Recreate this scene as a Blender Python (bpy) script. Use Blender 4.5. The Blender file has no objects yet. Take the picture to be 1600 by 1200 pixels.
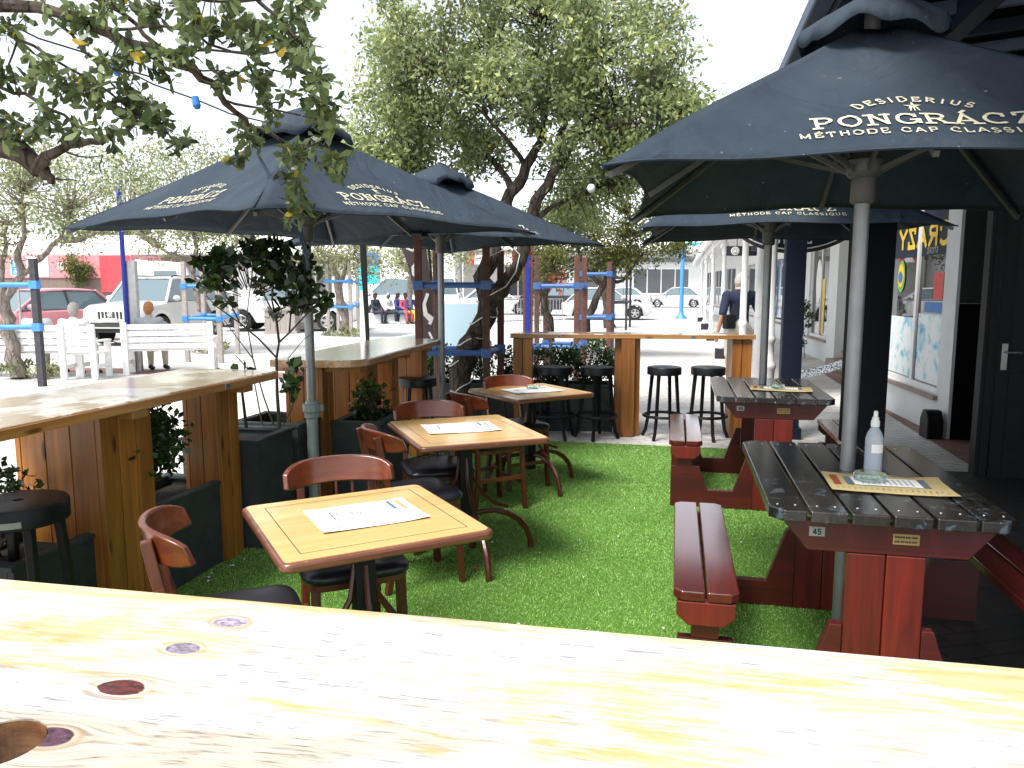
import bpy, math, random, colorsys
from mathutils import Vector, Matrix
import numpy as np
R = math.radians
sc = bpy.context.scene
# ---------------------------------------------------------------- camera, sky, sun, exposure
CH = 1.6; CF = 1200.0; CT = math.atan(153/1200)
cd = bpy.data.cameras.new('camera'); cam = bpy.data.objects.new('camera', cd); sc.collection.objects.link(cam)
cam.location = (0, 0, CH); cam.rotation_euler = (R(90)-CT, 0, 0)
cd.sensor_width = 36; cd.lens = 27.0; cd.clip_start = .05; cd.clip_end = 2000
sc.camera = cam
W = bpy.data.worlds.new('World'); sc.world = W; W.use_nodes = True
SUN_EL, SUN_AZ = 60, -140          # azimuth measured from +Y towards +X
nt = W.node_tree; bg = nt.nodes['Background']
sky = nt.nodes.new('ShaderNodeTexSky'); sky.sky_type = 'NISHITA'; sky.sun_disc = False
sky.sun_elevation = R(SUN_EL); sky.sun_rotation = R(SUN_AZ); sky.dust_density = 1.2; sky.air_density = 1.0; sky.ozone_density = 1.0
hs = nt.nodes.new('ShaderNodeHueSaturation'); hs.inputs['Saturation'].default_value = .28
nt.links.new(sky.outputs[0], hs.inputs['Color']); nt.links.new(hs.outputs[0], bg.inputs[0])
bg.inputs[1].default_value = .125
sd = bpy.data.lights.new('sun', 'SUN'); so = bpy.data.objects.new('sun', sd); sc.collection.objects.link(so)
sd.energy = 2.7; sd.angle = R(22); sd.color = (1, .97, .92)
az, el = R(SUN_AZ), R(SUN_EL)
sdir = Vector((math.sin(az)*math.cos(el), math.cos(az)*math.cos(el), math.sin(el)))
so.rotation_euler = sdir.to_track_quat('Z', 'Y').to_euler()
vs = sc.view_settings; vs.view_transform = 'Standard'; vs.look = 'None'; vs.exposure = 1.3; vs.gamma = 1
vs.use_curve_mapping = False
sc.cycles.max_bounces = 8; sc.cycles.transparent_max_bounces = 12; sc.cycles.use_denoising = True

def ray(u, v):
    w = (600-v)/CF
    return (u-800)/CF, math.cos(CT)+w*math.sin(CT), -math.sin(CT)+w*math.cos(CT)
def gz(u, v, z=0.0):
    X, Y, Z = ray(u, v); t = (z-CH)/Z; return Vector((X*t, Y*t, z))
def gd(u, v, D):
    X, Y, Z = ray(u, v); t = D/Y; return Vector((X*t, D, CH+Z*t))

# ---------------------------------------------------------------- materials
def newmat(name):
    m = bpy.data.materials.new(name); m.use_nodes = True
    n = m.node_tree.nodes; return m, n, m.node_tree.links, n['Principled BSDF']
def inp(b, rough=.6, metal=0, spec=.5, coat=0, sheen=0):
    b.inputs['Roughness'].default_value = rough; b.inputs['Metallic'].default_value = metal
    b.inputs['Specular IOR Level'].default_value = spec; b.inputs['Coat Weight'].default_value = coat
    b.inputs['Sheen Weight'].default_value = sheen
def ramp(n, stops):
    r = n.new('ShaderNodeValToRGB'); e = r.color_ramp.elements
    while len(e) < len(stops): e.new(.5)
    for i, (p, c) in enumerate(stops):
        e[i].position = p; e[i].color = (*c, 1) if len(c) == 3 else c
    return r
def noise(n, l, vec, scale, detail=4, rough=.55, dist=0):
    t = n.new('ShaderNodeTexNoise'); t.inputs['Scale'].default_value = scale; t.inputs['Detail'].default_value = detail
    t.inputs['Roughness'].default_value = rough; t.inputs['Distortion'].default_value = dist
    if vec is not None: l.new(vec, t.inputs['Vector'])
    return t
def mapping(n, l, src, scale=(1, 1, 1), rot=(0, 0, 0), loc=(0, 0, 0)):
    m = n.new('ShaderNodeMapping'); m.inputs['Scale'].default_value = scale; m.inputs['Rotation'].default_value = rot; m.inputs['Location'].default_value = loc
    l.new(src, m.inputs['Vector']); return m.outputs[0]
def bump(n, l, h, b, strength=.3, dist=.005):
    k = n.new('ShaderNodeBump'); k.inputs['Strength'].default_value = strength; k.inputs['Distance'].default_value = dist
    l.new(h, k.inputs['Height']); l.new(k.outputs[0], b.inputs['Normal'])
def dark(c, f): return tuple(x*f for x in c)
def paint(name, c, rough=.5, metal=0, var=.15, scale=12, bs=.15, spec=.5, coat=0, sheen=0):
    m, n, l, b = newmat(name); inp(b, rough, metal, spec, coat, sheen)
    tc = n.new('ShaderNodeTexCoord'); t = noise(n, l, tc.outputs['Object'], scale, 5)
    r = ramp(n, [(.3, dark(c, 1-var)), (.7, tuple(min(1, x*(1+var)) for x in c))])
    l.new(t.outputs[0], r.inputs[0]); l.new(r.outputs[0], b.inputs['Base Color'])
    t2 = noise(n, l, tc.outputs['Object'], scale*8, 3); bump(n, l, t2.outputs[0], b, bs, .002)
    return m
def wood(name, c1, c2, axis='X', rough=.35, scale=1.0, spec=.5, coat=0, patch=None, bs=.25, knots_=True, soft=.7):
    m, n, l, b = newmat(name); inp(b, rough, 0, spec, coat)
    b.inputs['Coat Roughness'].default_value = .15
    tc = n.new('ShaderNodeTexCoord'); geo = n.new('ShaderNodeNewGeometry')
    add = n.new('ShaderNodeVectorMath'); add.operation = 'ADD'
    mul = n.new('ShaderNodeVectorMath'); mul.operation = 'SCALE'; mul.inputs['Scale'].default_value = 1
    cx = n.new('ShaderNodeCombineXYZ'); k = n.new('ShaderNodeMath'); k.operation = 'MULTIPLY'; k.inputs[1].default_value = 37.0
    l.new(geo.outputs['Random Per Island'], k.inputs[0])
    for i in range(3): l.new(k.outputs[0], cx.inputs[i])
    l.new(tc.outputs['Object'], add.inputs[0]); l.new(cx.outputs[0], add.inputs[1])
    s = {'X': (1.2, 22, 22), 'Y': (22, 1.2, 22), 'Z': (22, 22, 1.2)}[axis]
    v = mapping(n, l, add.outputs[0], tuple(q*scale for q in s))
    t = noise(n, l, v, 1.0, 6, .6, 1.2)
    s2 = tuple(q*.22 for q in s); v2 = mapping(n, l, add.outputs[0], tuple(q*scale for q in s2)); t2 = noise(n, l, v2, 1.0, 3, .5, .6)
    r = ramp(n, [(.25, c1), (.5, tuple((a+b_)/2 for a, b_ in zip(c1, c2))), (.72, c2)])
    l.new(t.outputs[0], r.inputs[0])
    mx = n.new('ShaderNodeMixRGB'); mx.blend_type = 'MULTIPLY'; mx.inputs[0].default_value = soft
    r2 = ramp(n, [(.3, (.55, .5, .45)), (.7, (1.15, 1.1, 1.05))]); l.new(t2.outputs[0], r2.inputs[0])
    l.new(r.outputs[0], mx.inputs[1]); l.new(r2.outputs[0], mx.inputs[2])
    out = mx.outputs[0]
    # per board tone
    hv = n.new('ShaderNodeHueSaturation'); mr = n.new('ShaderNodeMapRange'); mr.inputs[3].default_value = .7; mr.inputs[4].default_value = 1.25
    l.new(geo.outputs['Random Per Island'], mr.inputs[0]); l.new(mr.outputs[0], hv.inputs['Value']); l.new(out, hv.inputs['Color']); out = hv.outputs[0]
    # small knots
    vk = mapping(n, l, add.outputs[0], {'X': (2.2, 9, 9), 'Y': (9, 2.2, 9), 'Z': (9, 9, 2.2)}[axis])
    vo = n.new('ShaderNodeTexVoronoi'); vo.inputs['Scale'].default_value = 1.0; l.new(vk, vo.inputs['Vector'])
    rk = ramp(n, [(.07, (1, 1, 1)), (.13, (0, 0, 0))]); l.new(vo.outputs['Distance'], rk.inputs[0])
    mk = n.new('ShaderNodeMixRGB'); mk.mute = not knots_; mk.inputs[2].default_value = (*dark(c1, .35), 1); l.new(rk.outputs[0], mk.inputs[0]); l.new(out, mk.inputs[1]); out = mk.outputs[0] if knots_ else out
    if patch:
        ts = noise(n, l, tc.outputs['Object'], patch[1], 6, .65, .8); rs = ramp(n, [(patch[2], (0, 0, 0)), (patch[2]+.05, (1, 1, 1))]); l.new(ts.outputs[0], rs.inputs[0])
        ms = n.new('ShaderNodeMixRGB'); ms.inputs[2].default_value = (*patch[0], 1); l.new(rs.outputs[0], ms.inputs[0]); l.new(out, ms.inputs[1]); out = ms.outputs[0]
    l.new(out, b.inputs['Base Color']); bump(n, l, t.outputs[0], b, bs, .002)
    return m
def leafmat(name, c1, c2, c3=None, rough=.5, trans=.35, spec=.4):
    m, n, l, b = newmat(name); inp(b, rough, 0, spec)
    geo = n.new('ShaderNodeNewGeometry'); tc = n.new('ShaderNodeTexCoord')
    st = [(0, c1), (.8, c2)] + ([(.975, c2), (.99, c3)] if c3 else [])
    r = ramp(n, st); l.new(geo.outputs['Random Per Island'], r.inputs[0])
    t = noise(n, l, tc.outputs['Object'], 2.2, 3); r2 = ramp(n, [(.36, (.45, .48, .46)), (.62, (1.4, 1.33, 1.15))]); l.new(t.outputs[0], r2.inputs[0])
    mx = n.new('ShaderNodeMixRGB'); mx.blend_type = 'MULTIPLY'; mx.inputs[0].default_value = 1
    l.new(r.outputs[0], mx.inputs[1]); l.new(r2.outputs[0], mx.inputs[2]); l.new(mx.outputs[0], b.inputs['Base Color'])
    tr = n.new('ShaderNodeBsdfTranslucent'); l.new(mx.outputs[0], tr.inputs[0])
    ms = n.new('ShaderNodeMixShader'); ms.inputs[0].default_value = trans
    o = n['Material Output']; l.new(b.outputs[0], ms.inputs[1]); l.new(tr.outputs[0], ms.inputs[2]); l.new(ms.outputs[0], o.inputs[0])
    return m
def bark(name, c1, c2, sc_=14, bs=.9):
    m, n, l, b = newmat(name); inp(b, .9, 0, .2); tc = n.new('ShaderNodeTexCoord')
    v = mapping(n, l, tc.outputs['Object'], (1, 1, .35)); t = noise(n, l, v, sc_, 6, .65, .5)
    vo = n.new('ShaderNodeTexVoronoi'); vo.feature = 'DISTANCE_TO_EDGE'; vo.inputs['Scale'].default_value = sc_*1.3; l.new(v, vo.inputs['Vector'])
    r = ramp(n, [(.3, c1), (.7, c2)]); l.new(t.outputs[0], r.inputs[0])
    rr = ramp(n, [(0, (.25, .25, .25)), (.16, (1, 1, 1))]); l.new(vo.outputs[0], rr.inputs[0])
    mx = n.new('ShaderNodeMixRGB'); mx.blend_type = 'MULTIPLY'; mx.inputs[0].default_value = .8; l.new(r.outputs[0], mx.inputs[1]); mx.inputs[0].default_value = .5; l.new(rr.outputs[0], mx.inputs[2])
    l.new(mx.outputs[0], b.inputs['Base Color']); bump(n, l, rr.outputs[0], b, bs, .02)
    return m
def brickmat(name, c1, c2, cm, w, h, rough=.7, bs=.4, rot=0, mortar=.012, dirt=.35, spec=.4):
    m, n, l, b = newmat(name); inp(b, rough, 0, spec); tc = n.new('ShaderNodeTexCoord')
    v = mapping(n, l, tc.outputs['Object'], (1, 1, 1), (0, 0, rot))
    br = n.new('ShaderNodeTexBrick'); l.new(v, br.inputs['Vector'])
    br.inputs['Scale'].default_value = 1; br.inputs['Brick Width'].default_value = w; br.inputs['Row Height'].default_value = h
    br.inputs['Mortar Size'].default_value = mortar*.5; br.inputs['Mortar Smooth'].default_value = .3; br.inputs['Bias'].default_value = 0
    br.inputs['Color1'].default_value = (*c1, 1); br.inputs['Color2'].default_value = (*c2, 1); br.inputs['Mortar'].default_value = (*cm, 1)
    t = noise(n, l, tc.outputs['Object'], .9, 7, .6); r = ramp(n, [(.3, (1-dirt,)*3), (.7, (1+dirt*.4,)*3)]); l.new(t.outputs[0], r.inputs[0])
    t3 = noise(n, l, tc.outputs['Object'], 30, 4, .6); r3 = ramp(n, [(.3, (.85,)*3), (.7, (1.1,)*3)]); l.new(t3.outputs[0], r3.inputs[0])
    mx = n.new('ShaderNodeMixRGB'); mx.blend_type = 'MULTIPLY'; mx.inputs[0].default_value = 1; l.new(br.outputs[0], mx.inputs[1]); l.new(r.outputs[0], mx.inputs[2])
    my = n.new('ShaderNodeMixRGB'); my.blend_type = 'MULTIPLY'; my.inputs[0].default_value = 1; l.new(mx.outputs[0], my.inputs[1]); l.new(r3.outputs[0], my.inputs[2])
    l.new(my.outputs[0], b.inputs['Base Color'])
    k = n.new('ShaderNodeBump'); k.invert = True; k.inputs['Strength'].default_value = bs; k.inputs['Distance'].default_value = .004
    l.new(br.outputs['Fac'], k.inputs['Height']); l.new(k.outputs[0], b.inputs['Normal'])
    return m
def glassmat(name, c=(.02, .025, .03), rough=.05, spec=1.0):
    m, n, l, b = newmat(name); inp(b, rough, 0, spec); b.inputs['Base Color'].default_value = (*c, 1); b.inputs['IOR'].default_value = 1.6; return m
def clear(name, c, rough=.05, trans=.9, alpha=1.0):
    m, n, l, b = newmat(name); inp(b, rough, 0, .5); b.inputs['Base Color'].default_value = (*c, 1)
    b.inputs['Transmission Weight'].default_value = trans; b.inputs['IOR'].default_value = 1.3; return m

M = {}
M['pine'] = wood('pine_varnished', (.20, .068, .012), (.44, .18, .036), 'Z', .38)
M['pine_x'] = wood('pine_bar_edge', (.34, .14, .03), (.60, .30, .09), 'X', .28, coat=.3)
M['bartop'] = wood('pine_bar_top', (.36, .20, .09), (.62, .42, .24), 'X', .16, coat=1.0, patch=((.72, .66, .58), 2.2, .50), soft=.5)
M['mahog'] = wood('red_stained_wood', (.065, .007, .004), (.165, .014, .007), 'Z', .4, coat=.2)
M['mahog_x'] = wood('red_stained_beam', (.05, .006, .005), (.11, .010, .007), 'X', .4, coat=.2)
M['benchtop'] = wood('bench_plank', (.07, .012, .010), (.14, .022, .016), 'Y', .12, coat=1.0, bs=.15)
M['tabledark'] = wood('dark_table_plank', (.012, .012, .012), (.035, .032, .03), 'Y', .25, coat=.35, patch=((.06, .08, .095), 15.0, .575), bs=.2)  # bluish patches paint peeled finish and glare together
M['holewood'] = wood('brown_end_grain', (.05, .018, .006), (.20, .09, .03), 'X', .5, 3)
M['chairwood'] = wood('chair_wood', (.08, .018, .007), (.20, .046, .014), 'X', .3, coat=.4)
M['chairwood_z'] = wood('chair_leg_wood', (.07, .015, .007), (.15, .035, .012), 'Z', .35, coat=.3)
M['veneer'] = wood('table_veneer', (.56, .35, .13), (.66, .45, .19), 'X', .25, .6, coat=.5, bs=.03, knots_=False, soft=.25)
M['edgewood'] = wood('table_edge_wood', (.10, .03, .015), (.24, .09, .05), 'X', .3, coat=.5, patch=((.35, .17, .06), 25, .62))
M['vinyl'] = paint('black_vinyl', (.012, .012, .018), .35, var=.2)
M['black'] = paint('black_paint', (.005, .005, .006), .5, var=.3, spec=.3)
M['stool'] = paint('black_stool_paint', (.006, .007, .008), .4, var=.3, spec=.3)
M['blackmetal'] = paint('black_iron', (.008, .008, .009), .5)
M['grey_pole'] = paint('galvanised_pole', (.27, .28, .29), .42, .5, .1)
def canvas():
    m, n, l, b = newmat('umbrella_canvas'); inp(b, .8, 0, .15); tc = n.new('ShaderNodeTexCoord'); o = tc.outputs['Object']
    t = noise(n, l, o, 2.2, 6, .6); r = ramp(n, [(.3, (.022, .033, .046)), (.55, (.030, .043, .058)), (.75, (.042, .056, .071))]); l.new(t.outputs[0], r.inputs[0])
    sp = noise(n, l, o, 38, 2, .5); r2 = ramp(n, [(.74, (0, 0, 0)), (.77, (1, 1, 1))]); l.new(sp.outputs[0], r2.inputs[0])
    mx = n.new('ShaderNodeMixRGB'); mx.inputs[2].default_value = (.16, .17, .16, 1); l.new(r2.outputs[0], mx.inputs[0]); l.new(r.outputs[0], mx.inputs[1]); l.new(mx.outputs[0], b.inputs['Base Color'])
    w = noise(n, l, mapping(n, l, o, (1, 1, .5)), 3.2, 3, .5, 1.2); f = noise(n, l, o, 260, 2)
    k1 = n.new('ShaderNodeBump'); k1.inputs['Strength'].default_value = .8; k1.inputs['Distance'].default_value = .045; l.new(w.outputs[0], k1.inputs['Height'])
    k2 = n.new('ShaderNodeBump'); k2.inputs['Strength'].default_value = .3; k2.inputs['Distance'].default_value = .001; l.new(f.outputs[0], k2.inputs['Height']); l.new(k1.outputs[0], k2.inputs['Normal']); l.new(k2.outputs[0], b.inputs['Normal']); return m
M['fabric'] = canvas()
M['gold'] = paint('umbrella_print', (.56, .52, .38), .6, var=.05)
M['strut'] = paint('umbrella_strut', (.09, .09, .088), .5, .2)
M['navy'] = paint('navy_paint', (.008, .015, .034), .55, spec=.25)
M['nearblack'] = paint('near_black_paint', (.003, .004, .006), .7, spec=.1)  # even near-black paint of the thick post and roof sheet
M['white'] = paint('white_paint', (.78, .78, .77), .5, var=.04)
M['whitebench'] = paint('white_bench_paint', (.80, .80, .79), .5, var=.04)
M['plaster'] = paint('painted_plaster', (.66, .69, .69), .8, var=.06, scale=3, bs=.3)
M['plaster_dk'] = paint('shade_darkened_plaster', (.03, .033, .035), .8, var=.1)
M['dado'] = paint('black_dado_paint', (.003, .003, .004), .8, spec=.1)
M['greydoor'] = paint('grey_door_paint', (.012, .015, .017), .6, spec=.25)
M['slate'] = paint('grey_planter_paint', (.026, .036, .036), .75, var=.35, scale=7)
M['soil'] = paint('soil', (.012, .010, .008), 1, var=.5, scale=30, bs=1)
M['blue'] = paint('blue_pipe', (.05, .13, .34), .4)
M['blue_lt'] = paint('blue_pipe_faded', (.06, .26, .62), .4)
M['bluepole'] = paint('blue_pole', (.015, .035, .30), .4)
M['post_brown'] = paint('brown_timber_post', (.085, .045, .032), .8, var=.35, scale=18)
M['post_red'] = paint('red_brown_post', (.12, .048, .034), .75, var=.3, scale=18)
M['post_grey'] = paint('weathered_post', (.38, .34, .31), .8, var=.2, scale=18)
M['post_dark'] = paint('charcoal_post', (.045, .045, .052), .8, var=.3, scale=18)
M['steel'] = paint('sheet_steel', (.42, .42, .42), .35, .8)
M['plate'] = paint('number_plate', (.30, .31, .30), .4, .6)
M['brass'] = paint('brass_plate', (.42, .30, .12), .4, .6)
M['ink'] = paint('dark_ink', (.015, .015, .02), .7)
M['paper'] = paint('white_paper', (.80, .80, .77), .7, var=.03, bs=.05)
M['kraft'] = paint('tan_menu_paper', (.50, .40, .19), .7, var=.06, bs=.05)
M['inkgrey'] = paint('grey_print', (.20, .21, .22), .7)
M['inkslate'] = paint('slate_print', (.10, .16, .20), .7)
M['inkorange'] = paint('orange_print', (.62, .30, .13), .7)
M['inkred'] = paint('rust_print', (.30, .05, .02), .7)
M['rubber'] = paint('tyre_rubber', (.015, .015, .016), .8)
M['rim'] = paint('alloy_rim', (.5, .5, .5), .3, .7)
M['carglass'] = glassmat('car_glass', (.10, .15, .17), .08)
M['winglass'] = glassmat('window_glass', (.012, .014, .016), .02, 1.0)
M['lamp_w'] = paint('headlamp_lens', (.75, .75, .72), .15)
M['lamp_r'] = paint('tail_lamp', (.45, .02, .02), .2)
M['chrome'] = paint('chrome', (.55, .55, .56), .15, 1)
M['trim'] = paint('plastic_trim', (.03, .03, .032), .6)
M['skin'] = paint('skin', (.50, .26, .17), .55, var=.06, bs=.05)
M['skin_dk'] = paint('dark_skin', (.10, .045, .025), .5, var=.06, bs=.05)
M['hair_gr'] = paint('grey_hair', (.35, .33, .30), .8, var=.3, scale=60)
M['hair_br'] = paint('auburn_hair', (.32, .14, .05), .8, var=.4, scale=60)
M['hair_bk'] = paint('black_hair', (.008, .007, .008), .7, var=.4, scale=60)
M['turf'] = None
M['brownband'] = paint('brown_band', (.20, .14, .12), .8)

# ---------------------------------------------------------------- mesh builder
class MB:
    def __init__(s): s.v = []; s.f = []
    def add(s, vs_, fs):
        o = len(s.v); s.v += [tuple(p) for p in vs_]; s.f += [tuple(i+o for i in f) for f in fs]; return s
    def box(s, c, d, rz=0, rx=0, ry=0, taper=1.0):
        m = Matrix.Rotation(rz, 3, 'Z') @ Matrix.Rotation(ry, 3, 'Y') @ Matrix.Rotation(rx, 3, 'X')
        p = []
        for z in (-1, 1):
            k = taper if z > 0 else 1
            for x, y in ((-1, -1), (1, -1), (1, 1), (-1, 1)): p.append(Vector(c) + m @ Vector((x*d[0]/2*k, y*d[1]/2*k, z*d[2]/2)))
        return s.add(p, [(3, 2, 1, 0), (4, 5, 6, 7), (0, 1, 5, 4), (1, 2, 6, 5), (2, 3, 7, 6), (3, 0, 4, 7)])
    def bar(s, a, b, w, h, up=(0, 0, 1)):
        a, b = Vector(a), Vector(b); t = (b-a).normalized(); x = t.cross(Vector(up))
        if x.length < 1e-4: x = t.cross(Vector((0, 1, 0)))
        x.normalize(); y = x.cross(t); p = []
        for q in (a, b):
            for i, j in ((-1, -1), (1, -1), (1, 1), (-1, 1)): p.append(q + x*i*w/2 + y*j*h/2)
        return s.add(p, [(3, 2, 1, 0), (4, 5, 6, 7), (0, 1, 5, 4), (1, 2, 6, 5), (2, 3, 7, 6), (3, 0, 4, 7)])
    def tube(s, pts, r, n=8, cap=True):
        pts = [Vector(p) for p in pts]; rs = r if isinstance(r, (list, tuple)) else [r]*len(pts)
        t0 = (pts[1]-pts[0]).normalized(); x = t0.cross(Vector((0, 0, 1)))
        if x.length < .05: x = t0.cross(Vector((0, 1, 0)))
        x.normalize(); o = len(s.v)
        for i, p in enumerate(pts):
            t = (pts[min(i+1, len(pts)-1)]-pts[max(i-1, 0)]).normalized()
            x = (x - t*x.dot(t)).normalized(); y = t.cross(x)
            for k in range(n):
                a = 2*math.pi*k/n; s.v.append(tuple(p + (x*math.cos(a)+y*math.sin(a))*rs[i]))
        for i in range(len(pts)-1):
            for k in range(n):
                a = o+i*n+k; b = o+i*n+(k+1) % n; s.f.append((a, b, b+n, a+n))
        if cap:
            s.f.append(tuple(o+k for k in range(n))[::-1]); e = o+(len(pts)-1)*n; s.f.append(tuple(e+k for k in range(n)))
        return s
    def lathe(s, prof, n=16, c=(0, 0, 0)):
        o = len(s.v)
        for r, z in prof:
            for k in range(n):
                a = 2*math.pi*k/n; s.v.append((c[0]+r*math.cos(a), c[1]+r*math.sin(a), c[2]+z))
        for i in range(len(prof)-1):
            for k in range(n):
                a = o+i*n+k; b = o+i*n+(k+1) % n; s.f.append((a, b, b+n, a+n))
        s.f.append(tuple(o+k for k in range(n))[::-1]); e = o+(len(prof)-1)*n; s.f.append(tuple(e+k for k in range(n)))
        return s
    def prism(s, pts, z0, z1, tf=None):
        n = len(pts); p = [Vector((x, y, z0)) for x, y in pts]+[Vector((x, y, z1)) for x, y in pts]
        if tf: p = [tf(q) for q in p]
        return s.add(p, [tuple(range(n))[::-1], tuple(range(n, 2*n))]+[(i, (i+1) % n, (i+1) % n+n, i+n) for i in range(n)])
    def ell(s, c, r, n=12, m=8, rot=None):
        p = []; o = len(s.v)
        for j in range(m+1):
            th = math.pi*j/m
            for k in range(n):
                ph = 2*math.pi*k/n; q = Vector((r[0]*math.sin(th)*math.cos(ph), r[1]*math.sin(th)*math.sin(ph), r[2]*math.cos(th)))
                if rot: q = rot @ q
                s.v.append(tuple(Vector(c)+q))
        for j in range(m):
            for k in range(n):
                a = o+j*n+k; b = o+j*n+(k+1) % n; s.f.append((a, a+n, b+n, b))
        return s
    def build(s, name, mat, parent=None, bevel=0, smooth=False, seg=2):
        me = bpy.data.meshes.new(name); me.from_pydata(s.v, [], s.f); me.validate(); me.update()
        if isinstance(mat, str): mat = M[mat]
        me.materials.append(mat)
        o = bpy.data.objects.new(name, me); sc.collection.objects.link(o)
        if parent: o.parent = parent
        if smooth:
            for p in me.polygons: p.use_smooth = True
            try: me.set_sharp_from_angle(angle=R(40))
            except Exception: pass
        if bevel:
            b = o.modifiers.new('bevel', 'BEVEL'); b.width = bevel; b.segments = seg; b.limit_method = 'ANGLE'; b.angle_limit = R(40)
        return o
def tag(o, label=None, cat=None, group=None, kind=None):
    if label: o['label'] = label
    if cat: o['category'] = cat
    if group: o['group'] = group
    if kind: o['kind'] = kind
    return o
def empty(name, loc=(0, 0, 0), rz=0, label=None, cat=None, group=None):
    o = bpy.data.objects.new(name, None); sc.collection.objects.link(o); o.location = loc; o.rotation_euler = (0, 0, rz); o.empty_display_size = .1
    return tag(o, label, cat, group)
def copy_tree(o, parent=None):
    c = o.copy(); sc.collection.objects.link(c)
    if parent: c.parent = parent
    for ch in list(o.children): copy_tree(ch, c)
    return c
def leaves(name, mat, cents, L, Wd, parent, seed=1, shape=4, droop=.2):
    """many small leaves as one mesh; cents: array (n,3)"""
    rng = np.random.default_rng(seed); n = len(cents); c = np.asarray(cents, float)
    d = rng.normal(size=(n, 3)); d[:, 2] -= droop; d /= np.linalg.norm(d, axis=1)[:, None]
    e = rng.normal(size=(n, 3)); e -= d*(d*e).sum(1)[:, None]; e /= np.linalg.norm(e, axis=1)[:, None]
    nn = np.cross(d, e); l = L*rng.uniform(.6, 1.25, n)[:, None]; w = Wd*rng.uniform(.7, 1.2, n)[:, None]
    if shape == 4: P = [c, c+d*l*.5+e*w*.5+nn*w*.12, c+d*l, c+d*l*.5-e*w*.5+nn*w*.12]
    else: P = [c, c+d*l*.35+e*w*.36+nn*w*.1, c+d*l*.7+e*w*.5+nn*w*.12, c+d*l, c+d*l*.7-e*w*.5+nn*w*.12, c+d*l*.35-e*w*.36+nn*w*.1]
    k = len(P); V = np.stack(P, 1).reshape(-1, 3); me = bpy.data.meshes.new(name)
    me.vertices.add(n*k); me.vertices.foreach_set('co', V.ravel())
    me.loops.add(n*k); me.loops.foreach_set('vertex_index', np.arange(n*k, dtype=np.int32))
    me.polygons.add(n); me.polygons.foreach_set('loop_start', np.arange(0, n*k, k, dtype=np.int32))
    me.update(calc_edges=True); me.materials.append(M[mat] if isinstance(mat, str) else mat)
    o = bpy.data.objects.new(name, me); sc.collection.objects.link(o)
    if parent: o.parent = parent
    return o

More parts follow.
